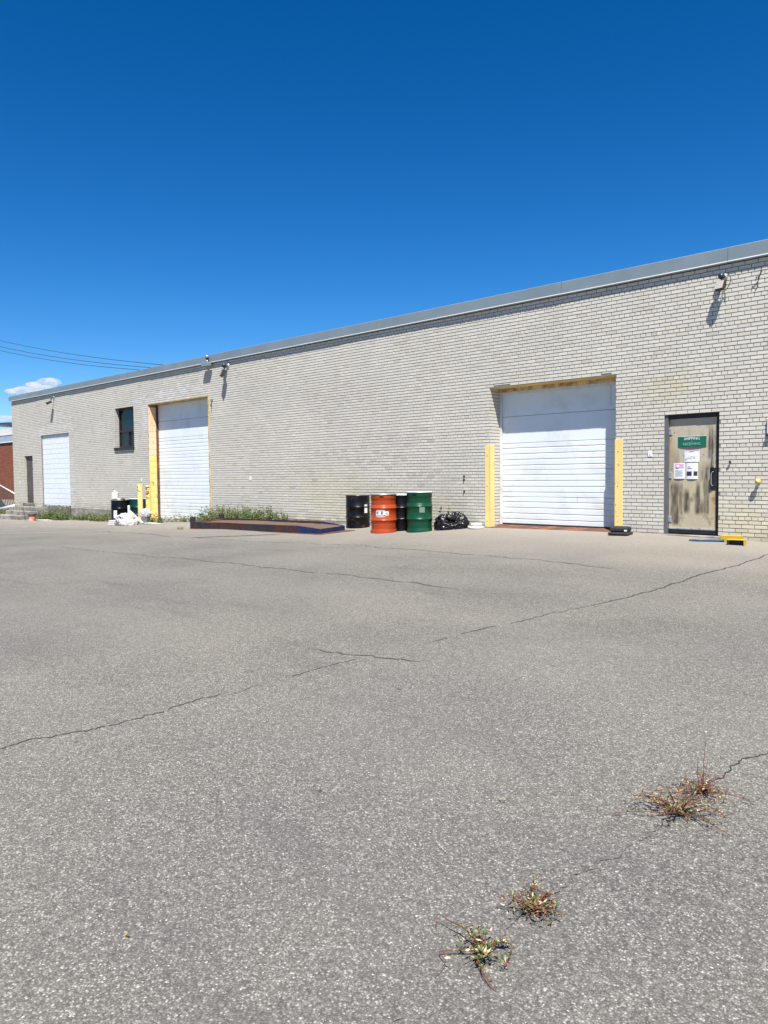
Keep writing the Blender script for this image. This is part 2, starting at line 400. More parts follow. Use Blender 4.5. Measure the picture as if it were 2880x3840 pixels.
# cracks: jagged ribbons lying on the asphalt
def crack(name, pts, w, label, m='crack', seed=1, wander=.03, step=.035, gaps=0.0):
    rr = random.Random(seed); b = MB()
    P = [Vector((x, y)) for x, y in pts]; line = []
    for i in range(len(P)-1):
        L = (P[i+1]-P[i]).length; k = max(1, int(L/step))
        line += [P[i].lerp(P[i+1], j/k) for j in range(k)]
    line.append(P[-1]); off = 0; Ls = []
    for i, p in enumerate(line):
        t = (line[min(i+1, len(line)-1)]-line[max(i-1, 0)]).normalized(); nn = Vector((-t.y, t.x))
        off = off*.86+rr.uniform(-1, 1)*wander*.5
        ww = w*(.35+.9*abs(mn.noise((i*.21, seed*3.3, 0)))+rr.uniform(0, .5))*min(1, .25+i/8, .25+(len(line)-1-i)/8)
        q = p+nn*off; Ls.append((q+nn*ww*.5, q-nn*ww*.5))
    for i in range(len(Ls)-1):
        if gaps and mn.noise((i*.13, seed*7.7, 1)) > .5-gaps: continue
        v = [(c.x, c.y, gnd(c.x, c.y)+.010*(mn.noise((c.x*.35, c.y*.35, 3.1)) if -15 < c.y < -.6 else 0)*min(1, (-c.y-.6)/2)+.004) for c in (Ls[i][0], Ls[i][1], Ls[i+1][1], Ls[i+1][0])]
        b.add(v, [(0, 1, 2, 3)])
    return tag(b.build(name, M[m]), label, None, kind='structure')
crack('asphalt_crack', [(-3.33, -.9), (-3.36, -2.0), (-3.42, -3.3), (-3.5, -4.7), (-3.6, -5.8), (-3.68, -6.1)], .022, 'dark straight crack running from the yellow blocks towards the camera', seed=1)
crack('asphalt_crack', [(-3.68, -6.1), (-3.85, -7.0), (-4.0, -8.2)], .012, 'faint continuation of the crack from the yellow blocks', 'crack_soft', seed=11, gaps=.25)
crack('asphalt_crack', [(-1.12, -8.3), (-1.18, -8.85), (-1.215, -9.1), (-1.24, -9.25), (-1.25, -9.4), (-1.29, -9.52)], .008, 'thin jagged crack at the right edge above the tall weed', seed=2, wander=.02, step=.014)
crack('asphalt_crack', [(-1.26, -9.85), (-1.29, -10.1), (-1.345, -10.4), (-1.355, -10.6), (-1.367, -10.78), (-1.36, -11.05)], .009, 'soft worn crack between the weeds in the foreground', 'crack_faint', seed=3, wander=.026, step=.014, gaps=.28)
crack('asphalt_crack', [(-1.34, -11.12), (-1.36, -11.5)], .008, 'short healed crack below the nearest weed', 'crack_faint', seed=31, wander=.02, step=.016, gaps=.3)
crack('asphalt_crack', [(-4.40, -11.6), (-4.38, -11.3), (-4.33, -11.1), (-4.27, -10.85), (-4.27, -10.6), (-4.24, -10.3), (-4.19, -10.05)], .012, 'crack slanting in from the left edge of the yard', 'crack_soft', seed=4, wander=.03, step=.016, gaps=.06)
crack('asphalt_crack', [(-4.19, -10.05), (-4.19, -9.7), (-4.19, -9.2), (-4.1, -8.5)], .009, 'faint upper end of the crack slanting from the left edge', 'crack_soft', seed=41, gaps=.3)
crack('asphalt_crack', [(-16, -6.15), (-13.3, -6.1), (-12, -6.02), (-10.9, -6.0), (-9.46, -6.14), (-8.2, -6.2), (-7.1, -6.1), (-6.4, -6.13), (-5.2, -6.2)], .022, 'long crack across the yard parallel to the warehouse', 'crack_soft', seed=5, wander=.05, gaps=.08)
crack('asphalt_crack', [(-14.5, -3.7), (-12.6, -3.55), (-11.2, -3.4), (-10, -3.36), (-8.8, -3.58), (-7.9, -3.6), (-7, -3.66), (-6.2, -3.75), (-4.4, -3.8)], .022, 'crack across the yard just in front of the oil drums', 'crack_soft', seed=6, wander=.05, gaps=.1)
crack('asphalt_crack', [(-4.6, -8.92), (-4.29, -8.86), (-4.12, -8.78), (-3.95, -8.76), (-3.7, -8.6)], .018, 'short dark crack in the middle of the yard', 'crack_soft', seed=7, wander=.03, step=.02, gaps=.1)
crack('asphalt_crack', [(-20.5, -3.2), (-18, -3.3), (-15.2, -3.9)], .03, 'crack left of the rusty steel ramp', 'crack_soft', seed=8, gaps=.15)
crack('asphalt_streak', [(-14.62, -3.72), (-14.35, -3.4), (-14.0, -3.05), (-13.65, -2.72), (-13.25, -2.25)], .11, 'dark streak on the asphalt in front of the rusty ramp', 'streak_dark', seed=9, wander=.02)
crack('parking_stripe', [(-24.6, -4.6), (-23.9, -4.35), (-22, -3.85), (-20.07, -3.0), (-18.86, -1.95)], .10, 'faint worn parking line left of the rusty ramp', 'stripe', seed=10, wander=.01, gaps=.15)
crack('parking_stripe', [(-26.5, -2.9), (-25, -2.45), (-23.7, -2.05)], .10, 'faint worn parking line in front of the white blocks', 'stripe', seed=12, wander=.01, gaps=.2)

# ------------------------------------------------------------------ warehouse
C0 = 1/15.0; JT = .010
X0, X1 = -34.6, 2.0; NCO = 68; ZT = NCO*C0
OPEN = {'mid': (-22.95, -19.45, -1, 3.6), 'gar': (-9.15, -6.36, -1, 44*C0), 'white': (-31.6, -29.0, -1, 44*C0),
        'brown': (-33.36, -32.52, -1, 32*C0), 'win': (-25.26, -23.94, 32.5*C0, 54*C0), 'ship': (-5.455, -4.525, -1, 32*C0)}
wh = thing('warehouse', 'long single storey pale grey brick warehouse with loading doors', 'building', (0, 0, 0))

# mortar body with openings and reveals
b = MB()
bx = sorted({X0, X1} | {v for o in OPEN.values() for v in o[:2]}); bz = sorted({-1.0, ZT} | {v for o in OPEN.values() for v in o[2:]})
FY = .0055
def inside(x, z): return any(o[0] < x < o[1] and o[2] < z < o[3] for o in OPEN.values())
for i in range(len(bx)-1):
    for j in range(len(bz)-1):
        if not inside((bx[i]+bx[i+1])/2, (bz[j]+bz[j+1])/2):
            b.add([(bx[i], FY, bz[j]), (bx[i+1], FY, bz[j]), (bx[i+1], FY, bz[j+1]), (bx[i], FY, bz[j+1])], [(0, 1, 2, 3)])
for kx, o in OPEN.items():
    dp = {'mid': .42, 'gar': .46, 'white': .1, 'brown': .2, 'win': .3, 'ship': .25}[kx]
    x0, x1, z0, z1 = o
    e = .010 if kx == 'gar' else 0
    b.add([(x0-e, FY, z0), (x0-e, FY, z1), (x0-e, dp, z1), (x0-e, dp, z0)], [(0, 1, 2, 3)])
    b.add([(x1+e, FY, z0), (x1+e, FY, z1), (x1+e, dp, z1), (x1+e, dp, z0)], [(3, 2, 1, 0)])
    b.add([(x0, FY, z1), (x1, FY, z1), (x1, dp, z1), (x0, dp, z1)], [(0, 1, 2, 3)])
    if z0 > 0: b.add([(x0, FY, z0), (x1, FY, z0), (x1, dp, z0), (x0, dp, z0)], [(3, 2, 1, 0)])
    b.add([(x0-.03, dp, z0), (x1+.03, dp, z0), (x1+.03, dp, z1+.03), (x0-.03, dp, z1+.03)], [(0, 1, 2, 3)])
# end walls, back wall
for x in (X0+.002, X1): b.add([(x, FY, -1), (x, 24, -1), (x, 24, ZT), (x, FY, ZT)], [(0, 1, 2, 3) if x > 0 else (3, 2, 1, 0)])
b.add([(X0, 24, -1), (X1, 24, -1), (X1, 24, ZT), (X0, 24, ZT)], [(3, 2, 1, 0)])
wall = b.build('brick_wall', M['mortar'], wh)
MB().box(X0, X1, .05, 24, ZT+.002, ZT+.10).build('roof', M['roof_grey'], wh)

# bricks
def brick_colour(x, z):
    base = np.array((.525, .498, .432))*(1+NR.normal(0, .032))
    u = NR.rand()
    if u < .04: base = base*np.array((.90, .88, .84))
    if u > .985: base = base*np.array((1.0, .97, .90))
    base = base*(1+.055*mn.noise((x*.55, z*1.1, 2))+.04*mn.noise((x*2.1, z*1.4, 6)))
    def blob(cx, cz, rx, rz): return math.exp(-((x-cx)/rx)**2-((z-cz)/rz)**2)
    yel = .75*blob(-5.35, 2.62, .55, .25)+.7*blob(-4.0, .25, .9, .5)+.5*blob(-14.2, .75, 1.2, .6)+.45*blob(-12.8, .35, .9, .5)+.3*blob(-11, .5, 2, .4)+.4*blob(-34, 1.2, .8, 1.5)
    yel = min(1, yel*(.6+.8*NR.rand()))
    base = base*(1-yel*np.array((.03, .07, .24)))
    wht = .8*blob(-21.6, 3.86, 1.5, .2)+.8*blob(-23.15, 3.2, .25, .4)+.6*blob(-31.3, 3.1, .7, .2)+.7*blob(-29.2, 3.35, .5, .25)+.5*blob(-28.8, 1, .15, 1.2)
    if NR.rand() < wht: base = base*.35+np.array((.60, .60, .61))*.65
    drk = .5*blob(-30.5, 3.45, 1.1, .10)+.12*blob(-13.2, 1.55, 1.2, .35)+.08*blob(-11.2, 1.3, .8, .5)
    if NR.rand() < drk: base = base*np.array((.84, .84, .83))
    bt = max(0, .28-z)/.28
    if bt > 0 and NR.rand() < .6: base = base*(1-bt*np.array((.22, .24, .28)))
    return base

def clip(a, b_, z):
    segs = [(a, b_)]
    for o in OPEN.values():
        if o[2] < z < o[3]:
            out = []
            for s0, s1 in segs:
                if s1 <= o[0] or s0 >= o[1]: out.append((s0, s1)); continue
                if s0 < o[0]: out.append((s0, o[0]))
                if s1 > o[1]: out.append((o[1], s1))
            segs = out
    return [s for s in segs if s[1]-s[0] > .022]

bricks = []
for k in range(NCO):
    z0 = k*C0+JT*.5; z1 = (k+1)*C0-JT*.5; zc = (z0+z1)/2
    hdr = (k-17) % 6 == 0
    mod = .1 if hdr else .2
    ph = (.0 if hdr else (.1 if (k-18) % 6 % 2 else 0.0))-.053+(.05 if hdr else 0)
    i0 = int((X0-ph)/mod)-1; i1 = int((X1-ph)/mod)+1
    for i in range(i0, i1):
        a, e = max(X0, i*mod+ph+JT*.45), min(X1, (i+1)*mod+ph-JT*.45)
        if e-a < .02: continue
        for s0, s1 in clip(a, e, zc): bricks.append((s0, s1, z0, z1))
BF = [(4, 5, 6, 7), (0, 1, 5, 4), (1, 2, 6, 5), (2, 3, 7, 6), (3, 0, 4, 7)]
def brick_verts(x0, x1, z0, z1, jit=1.0):
    c = .0022; y = -.001+NR.uniform(-.0014, .0014)*jit
    j = NR.uniform(-.0009, .0009, (4, 3))*jit
    ba = [(x0, .012, z0), (x1, .012, z0), (x1, .012, z1), (x0, .012, z1)]
    fr = [(x0+c, y, z0+c), (x1-c, y, z0+c), (x1-c, y, z1-c), (x0+c, y, z1-c)]
    return ba+[tuple(np.array(p)+q) for p, q in zip(fr, j)]
chipped = {}
def spalled(x0, x1, z0): # broken lower halves over the loading door
    return abs(z0-44*C0) < .02 and (-9.02 < (x0+x1)/2 < -8.72 or -6.62 < (x0+x1)/2 < -6.42)
visible = [q for q in bricks if (q[0]+q[1])/2 < -3.70 and q[1]-q[0] > .05]
visible.sort(key=lambda q: -((q[0]+q[1])*.5 + (0 if q[1]-q[0] > .15 else -.9)))
solo = set(visible[:300])
vv = []; ff = []; cc = []
for q in bricks:
    x0, x1, z0, z1 = q
    if q in solo: continue
    if spalled(x0, x1, z0): z0 += .030; x0 += .01
    b0 = len(vv); vv += brick_verts(x0, x1, z0, z1); ff += [[i+b0 for i in f] for f in BF]
    cc += [brick_colour((x0+x1)/2, (z0+z1)/2)]*8
# loading door jambs: bricks facing into the opening
def jamb(xf, sgn, ztop, z_lo=0.0, dep=.36):
    for k in range(int(z_lo/C0), int(round(ztop/C0))):
        z0 = k*C0+JT*.5; z1 = (k+1)*C0-JT*.5
        cuts = [.010, .10, .29, dep] if k % 2 else [.010, .19, dep]
        for a, e in zip(cuts[:-1], cuts[1:]):
            a += .005; e -= .005; y = NR.uniform(-.001, .001)
            b0 = len(vv); c = .002
            ba = [(xf-sgn*.012, a, z0), (xf-sgn*.012, e, z0), (xf-sgn*.012, e, z1), (xf-sgn*.012, a, z1)]
            fr = [(xf+y, a+c, z0+c), (xf+y, e-c, z0+c), (xf+y, e-c, z1-c), (xf+y, a+c, z1-c)]
            vv.extend(ba+fr); ff.extend([[i+b0 for i in f] for f in BF]); cc.extend([brick_colour(xf, (z0+z1)/2)]*8)
jamb(-9.15, 1, 44*C0); jamb(-6.36, -1, 44*C0); jamb(-25.249, 1, 54*C0, 33*C0, .14); jamb(-33.349, 1, 32*C0, 2*C0, .075)
# spalled dark remnants
me = bpy.data.meshes.new('brick_courses'); me.from_pydata(vv, [], ff); me.materials.append(M['brick']); set_attr(me, 'col', cc); me.update()
tag(link('brick_courses', me, wall), None, None, kind='stuff')
# nearest 300 bricks one by one
cache = {}
for q in visible[:300]:
    x0, x1, z0, z1 = q; w = round(x1-x0, 3); var = NR.randint(4)
    key = (w, var)
    if key not in cache:
        m_ = bpy.data.meshes.new('brick'); m_.from_pydata(brick_verts(-w/2, w/2, -(z1-z0)/2, (z1-z0)/2), [], BF)
        m_.materials.append(M['brick']); set_attr(m_, 'col', [(1, 1, 1)]*8); m_.update(); cache[key] = m_
    o = link('brick', cache[key], wall, ((x0+x1)/2, 0, (z0+z1)/2))
    c_ = brick_colour((x0+x1)/2, (z0+z1)/2); o.color = (c_[0], c_[1], c_[2], 1)

# foundation: parged concrete below the bricks, left half
def fnd(x0, x1, z1, n=20, y=-.012):
    b = MB()
    rr = random.Random(int(-x0*10))
    xs_ = [x0+(x1-x0)*i/n for i in range(n+1)]
    tops = [z1+rr.uniform(-.015, .008) for _ in xs_]
    for i in range(n):
        v = [(xs_[i], y, -1.1), (xs_[i+1], y, -1.1), (xs_[i+1], y, tops[i+1]), (xs_[i], y, tops[i]),
             (xs_[i], .02, tops[i]), (xs_[i+1], .02, tops[i+1])]
        b.add(v, [(0, 1, 2, 3), (3, 2, 5, 4)])
    b.build('foundation', M['concrete'], wh)
fnd(X0, -31.62, .005, 16); fnd(-28.98, -23.0, -.005, 30); fnd(-19.4, -9.2, -.005, 60)
b = MB()
rr = random.Random(3); zz = .075
pts = [(-31.62+2.64*i/26) for i in range(27)]
tp = [zz+rr.uniform(-.05, .015) for _ in pts]
for i in range(26):
    b.add([(pts[i], -.03, -1.1), (pts[i+1], -.03, -1.1), (pts[i+1], -.03, tp[i+1]), (pts[i], -.03, tp[i]), (pts[i], .1, tp[i]+.02), (pts[i+1], .1, tp[i+1]+.02)], [(0, 1, 2, 3), (3, 2, 5, 4)])
b.build('bay_sill', M['concrete_dark'], wh)

# roof edge flashing in lengths
capx = [X1]
x = -1.35
while x > X0: capx.append(x); x -= 3.05
capx.append(X0-.13)
for i in range(len(capx)-1):
    xa, xb = capx[i+1]+.003, capx[i]-.003
    dz = .018 if xb > -18.5 else 0
    yo = -.062-(.006 if i % 2 else 0)
    p = [(yo, 4.570), (yo+.004, 4.762+dz), (yo+.012, 4.772+dz), (.30, 4.79+dz), (.30, 4.64)]
    b = MB(); v = [(xx, a_, c_) for xx in (xa, xb) for a_, c_ in p]; n_ = len(p)
    b.add(v, [(k, n_+k, n_+k+1, k+1) for k in range(n_-1)]+[(0, 1, 2, 3, 4), (9, 8, 7, 6, 5)])
    fl = b.build('roof_flashing', M['cap'], wh)
    pd = [(yo, 4.570), (yo-.011, 4.552), (yo-.008, 4.549), (.0, 4.545), (.0, 4.565)]
    d_ = MB(); v = [(xx, a_, c_) for xx in (xa, xb) for a_, c_ in pd]
    d_.add(v, [(k+1, n_+k+1, n_+k, k) for k in range(n_-1)]+[(0, 4, 3, 2, 1), (5, 6, 7, 8, 9)])
    d_.build('drip_edge', M['drip'], fl)

# sectional loading doors
def sectional(name, x0, x1, z0, z1, y, nsec, parent):
    door = MB().box(x0, x1, y+.030, y+.05, z0, z1).build(name, M['white_door'], parent)
    h = (z1-z0)/nsec
    for s in range(nsec):
        a, e = z0+s*h+.003, z0+(s+1)*h-.003
        L = e-a
        prof = [(y+.03, a), (y+.006, a+.001), (y, a+.006)]
        for fr in ((.17, .385, .60, .815) if s < nsec-2 else ()):
            zc = a+L*fr
            prof += [(y, zc-.016), (y+.008, zc-.008), (y+.008, zc-.004), (y-.0005, zc+.014)]
        prof += [(y, e-.006), (y+.006, e-.001), (y+.03, e)]
        n_ = len(prof); nx_ = 26; b = MB()
        v = []
        for i in range(nx_+1):
            xx = x0+(x1-x0)*i/nx_
            wob = [(.002+.004*(s == 0))*mn.noise((xx*1.6, zc_*2.6, s*3.7)) for _, zc_ in prof]
            v += [(xx, py_+w_, pz_) for (py_, pz_), w_ in zip(prof, wob)]
        f = [(i*n_+k, (i+1)*n_+k, (i+1)*n_+k+1, i*n_+k+1) for i in range(nx_) for k in range(n_-1)]
        b.add(v, f); b.build('door_panel', M['white_door'], door)
    return door
d1 = sectional('garage_door', -9.115, -6.36, .10, 2.90, .392, 5, wh)
d2 = sectional('garage_door', -22.93, -19.50, -.35, 3.585, .352, 7, wh)
MB().box(-9.112, -6.40, .376, .3905, .078, .104).build('bottom_seal', M['black_rubber'], d1)
MB().box(-7.35, -7.345, .388, .391, .93, 1.06).box(-7.35, -7.345, .388, .391, .58, .72).box(-6.655, -6.645, .388, .391, 2.42, 2.80).box(-6.50, -6.47, .388, .391, 2.45, 2.78).build('panel_seam', M['print_grey'], d1)
# door 1 surround
MB().box(-9.148, -9.095, .345, .388, .075, 2.93, ch=.004).build('door_jamb', M['white_frame'], wh)
MB().box(-9.095, -6.362, .350, .388, 2.80, 2.875, ch=.006).build('door_header', M['white_frame'], wh)
MB().box(-9.148, -6.362, .014, .345, 44*C0-.012, 44*C0-.001).build('lintel', M['yellow'], wh)
MB().box(-9.095, -6.362, .30, .345, 2.855, 44*C0-.013).build('lintel_angle', M['tan_steel'], wh)
b = MB(); b.add([(-9.13, -.06, .012), (-6.25, -.06, .035), (-6.36, .39, .085), (-9.145, .39, .075), (-9.13, -.06, -.1), (-6.25, -.06, -.1)], [(0, 1, 2, 3), (4, 5, 1, 0)])
b.build('threshold_plate', M['rust'], wh)
# door 2 surround: painted block jamb with joints, steel angles, dark track
zs_ = [-.5+.2*i for i in range(21)]
for i in range(len(zs_)-1):
    za, zb = zs_[i]+.003, min(zs_[i+1]-.003, 3.598)
    if zb <= za: continue
    jb = MB().box(-22.975, -22.945+rng.uniform(-.003, .003), .004, .27, za, zb, ch=.004)
    jb.build('jamb_block', M['peach'] if za > 1.85 else M['yellow_block'], wh)
MB().box(-22.945, -22.925, .27, .345, -.4, 3.598).build('door_track', M['rust'], wh)
MB().box(-23.02, -22.951, -.006, .006, -.33, 3.60).build('corner_angle', M['pink_steel'], wh)
MB().box(-19.448, -19.385, -.006, .012, -.3, 3.62).box(-19.455, -19.447, -.006, .34, -.3, 3.60).build('corner_angle', M['tan_steel'], wh)
MB().box(-22.945, -19.456, -.004, .35, 3.585, 3.598).build('lintel', M['tan_steel'], wh)
MB().box(-22.92, -19.46, -.02, .36, -.6, -.335).build('door_sill', M['concrete'], wh)

# white painted block infill
wb = MB().box(-31.6, -29.0, .072, .098, .06, 2.93).build('block_infill', M['mortar_light'], wh)
bh = .2; r_ = 0; z = .12-.2+.055
rowz = [(.085, .155)]+[(.155+.2*i, .155+.2*(i+1)) for i in range(14)]
for ri, (za, zb) in enumerate(rowz):
    zb = min(zb, 2.93); x = -31.6-(.2 if ri % 2 else .0)-.02
    while x < -29.0:
        a, e = max(-31.6, x+.004), min(-29.0, x+.4-.004)
        if e-a > .03:
            m_ = MB().box(a, e, .060+rng.uniform(-.0015, .0015), .085, za+.0045, zb-.0045, ch=.003).mesh('block', M['block'])
            set_attr(m_, 'col', [np.array((.63, .67, .715))*(1+NR.normal(0, .012))]*len(m_.vertices)); link('block', m_, wb)
        x += .4

# brown side door
bd = MB().box(-33.34, -32.54, .085, .12, .16, 2.10, ch=.004).build('side_door', M['brown_door'], wh)
MB().box(-33.34, -33.32, .076, .12, .14, 32*C0-.002).box(-32.55, -32.52, .07, .12, .14, 32*C0-.002).box(-33.32, -32.55, .07, .12, 2.04, 32*C0-.002).build('door_frame', M['brown_door'], bd)
MB().box(-32.66, -32.60, .05, .086, 1.0, 1.12, ch=.01).build('door_handle', M['dark_steel'], bd)
for zc in (.45, 1.1, 1.75): MB().box(-33.318, -33.298, .068, .086, zc-.06, zc+.06).build('hinge', M['dark_steel'], bd)
MB().box(-33.55, -32.40, -.06, .2, .0, .14, ch=.02).build('door_threshold', M['concrete_dark'], wh)

# window: frame, upper pane, lower sliders, sill
wf = MB()
wz0, wz1 = 32.5*C0+.06, 54*C0; wx0, wx1 = -25.255, -23.945; yy = .14
wf.box(wx0, wx0+.06, yy, yy+.06, wz0, wz1-.001).box(wx1-.06, wx1, yy, yy+.06, wz0, wz1-.001)
wf.box(wx0+.06, wx1-.06, yy, yy+.06, wz1-.07, wz1-.001).box(wx0+.06, wx1-.06, yy, yy+.06, wz0, wz0+.06)
wf.box(wx0+.06, wx1-.06, yy-.01, yy+.06, 2.765, 2.825).box(-24.60, -24.555, yy-.005, yy+.06, wz0+.06, 2.765)
win = wf.build('window', M['bronze_win'], wh)
MB().box(wx0+.06, wx1-.06, yy+.035, yy+.042, 2.825, wz1-.07).build('pane', M['glass'], win)
MB().box(wx0+.06, -24.60, yy+.028, yy+.035, wz0+.06, 2.765).build('pane', M['glass'], win)
MB().box(-24.555, wx1-.06, yy+.038, yy+.045, wz0+.06, 2.765).build('pane', M['black_plastic'], win)
MB().box(wx0-.05, wx1+.02, -.05, .20, 32.5*C0-.045, 32.5*C0+.058, ch=.006).build('window_sill', M['bronze_win'], win)

# steel shipping door
def leafcol(x, z):
    u = (x+5.42)/.80; w = (z-.13)/1.93
    base = np.array((.40, .345, .235))
    n1 = mn.noise((x*3, z*2, 1.1)); base = base*(1+.10*n1)
    if .12 < u < .90 and w > .62: base = base*.55+np.array((.40, .37, .30))*.45
    st = 0
    for cu, wd, a, e, amt in ((.13, .085, .03, .46, .95), (.25, .045, .12, .45, .75), (.385, .065, .14, .39, 1.0), (.36, .03, .44, .47, .8),
                              (.615, .05, .13, .46, .95), (.70, .055, .13, .30, .8), (.80, .06, .13, .62, .8), (.70, .05, .42, .60, .45), (.16, .05, .52, .75, .35),
                              (.88, .06, .62, .95, .85), (.70, .03, .82, .90, .45), (.43, .02, .86, .93, .4), (.97, .05, .7, .9, .5), (.08, .08, .5, .78, .3)):
        wd *= 1.22
        cu2 = cu+.018*mn.noise((z*2.2, cu*9, 4)); wd2 = wd*(1+.45*mn.noise((z*4, cu*5, 9)))
        ed = min(1, max(0, (w-a)/.035))*min(1, max(0, (e-w)/.07))
        d = abs(u-cu2)/wd2
        st = max(st, amt*ed*max(0, 1-max(0, d-.55)/.5)*(.78+.45*mn.noise((x*30, z*3.5, 7))))
    bl = mn.noise((x*7, z*5, 3))+.5*mn.noise((x*16, z*11, 8))
    if .10 < w < .50: st = max(st, min(.55, max(0, bl-.12)*1.3))
    st = max(st, max(0, bl-.35)*.9)
    st = max(0, min(1, st*1.12*(1+.35*mn.noise((x*22, z*9, 2)))))
    base = base*(1-st)+np.array((.062, .052, .034))*st
    yl = max(0, 1-abs(u-.98)/.12)*max(0, 1-abs(w-.25)/.25)+max(0, .9-abs(u-.03)/.08)*max(0, 1-abs(w-.75)/.3)
    base = base*(1-.5*min(1, yl))+np.array((.32, .17, .06))*.5*min(1, yl)
    dots = 0
    return base
b = MB(); nu, nw = 72, 150; v = []; cols = []
for j in range(nw+1):
    for i in range(nu+1):
        x = -5.42+.80*i/nu; z = .13+1.93*j/nw; v.append((x, .150, z)); cols.append(leafcol(x, z))
b.add(v, [(j*(nu+1)+i, j*(nu+1)+i+1, (j+1)*(nu+1)+i+1, (j+1)*(nu+1)+i) for j in range(nw) for i in range(nu)], smooth=True)
nb = len(b.v)
b.box(-5.42, -4.62, .1503, .19, .13, 2.06); cols += [np.array((.40, .345, .235))]*(len(b.v)-nb)
M['door_leaf'] = attr_mat('stained_tan_door', .55, 14, .08, .10, tint=False)
me = b.mesh('shipping_door', M['door_leaf']); set_attr(me, 'col', cols); sd = link('shipping_door', me, wh, (.027, -.065, 0))
MB().box(-5.480, -5.423, .09, .20, .06, 32*C0-.002).build('door_jamb', M['grey_jamb'], sd)
MB().box(-4.612, -4.555, .130, .20, .06, 32*C0-.002, ch=.004).box(-5.423, -4.612, .125, .20, 2.065, 32*C0-.002, ch=.004).build('door_frame', M['dark_frame'], sd)
for za, zb in ((1.79, 1.90), (1.03, 1.14), (.265, .37)):
    h = MB().box(-5.435, -5.372, .136, .1495, za, zb, ch=.003)
    h.lathe([(.009, za-.004), (.009, zb+.004)], 8, c=(-5.438, .138, 0)); hh = h.build('hinge', M['galv'], sd)
    s_ = MB()
    for dz in (.2, .5, .8):
        s_.box(-5.405, -5.397, .1335, .137, za+.11*dz-.004, za+.11*dz+.004)
    s_.build('screw', M['dark_steel'], hh)
MB().box(-5.418, -4.625, .134, .1495, .145, .172, ch=.003).build('door_sweep', M['galv'], sd)
MB().box(-5.420, -4.613, .128, .152, .078, .140).build('kick_plate', M['dark_frame'], sd)
pl_ = MB().box(-4.722, -4.628, .142, .1495, .83, 1.21, ch=.002).build('lock_plate', M['black_plastic'], sd)
MB().tube([(-4.645, .143, 1.135), (-4.65, .115, 1.14), (-4.675, .100, 1.132), (-4.684, .098, 1.10), (-4.684, .098, .94), (-4.675, .100, .912), (-4.65, .115, .905), (-4.645, .143, .91)], .0085, 8).build('pull_handle', M['chrome'], pl_)
b = MB(); pr = []
for i in range(9):
    t_ = i/8; w_ = .05*math.sin(math.pi*(.12+.62*t_)); pr.append((1.215+.235*t_, w_))
v = []; 
for z, w_ in pr: v += [(-4.640-w_*1.1, .146, z), (-4.640-w_*.5, .095, z), (-4.640, .09, z)]
b.add(v, [(3*i+k, 3*i+k+1, 3*i+k+4, 3*i+k+3) for i in range(8) for k in (0, 1)], smooth=True)
b.build('latch_guard', M['galv'], sd)
MB().box(-5.55, -4.42, -.045, .2, -.12, .058, ch=.012).build('door_threshold', M['concrete'], wh)
for x, z in ((-5.33, 1.83), (-5.17, 1.42), (-4.83, 1.43)):
    MB().box(x-.006, x+.006, .146, .1495, z-.005, z+.005).build('screw', M['dark_steel'], sd)

# ------------------------------------------------------------------ text
def text_mesh(s, size, mat, extr=.0008):
    cu = bpy.data.curves.new('txt', 'FONT'); cu.body = s; cu.size = size; cu.align_x = 'CENTER'; cu.extrude = extr
    o = bpy.data.objects.new('txt', cu); COL.objects.link(o)
    dg = bpy.context.evaluated_depsgraph_get()
    me = bpy.data.meshes.new_from_object(o.evaluated_get(dg)); bpy.data.objects.remove(o); bpy.data.curves.remove(cu)
    me.materials.clear(); me.materials.append(mat); return me
def letters(s, size, mat, parent, loc, sx=1.0, name='lettering', rot=(R(90), 0, 0)):
    o = link(name, text_mesh(s, size, mat), parent, loc); o.rotation_euler = rot; o.scale = (sx, 1, 1); return o

# signs and notices on the shipping door
sg = thing('door_sign', 'green SHIPPING & RECEIVING sign with faded lettering on the stained tan door', 'sign', (-5.003, .081, 1.655))
b = MB(); nseg = 14
v = []
for i in range(nseg+1):
    x = -.242+.484*i/nseg; bow = -.012*math.sin(math.pi*i/nseg)
    v += [(x, bow*1.0, -.094-(.004*math.sin(math.pi*i/nseg))), (x, bow*.2, .094), (x, bow+.003, -.094), (x, bow*.2+.003, .094)]
b.add(v, [(4*i, 4*i+4, 4*i+5, 4*i+1) for i in range(nseg)]+[(4*i+3, 4*i+7, 4*i+6, 4*i+2) for i in range(nseg)]+[(4*i+1, 4*i+5, 4*i+7, 4*i+3) for i in range(nseg)]+[(4*i+2, 4*i+6, 4*i+4, 4*i) for i in range(nseg)], smooth=False)
b.build('sign_board', M['sign_green'], sg)
MB().box(-.242, .242, -.002, .001, .095, .101).build('sign_edge', M['white_plastic'], sg)
letters('SHIPPING', .064, M['sign_letter'], sg, (0, -.0085, .036), 1.0)
letters('&', .030, M['sign_letter_faded'], sg, (0, -.0115, .002))
letters('RECEIVING', .062, M['sign_letter_faded'], sg, (0, -.0165, -.055), 1.0)
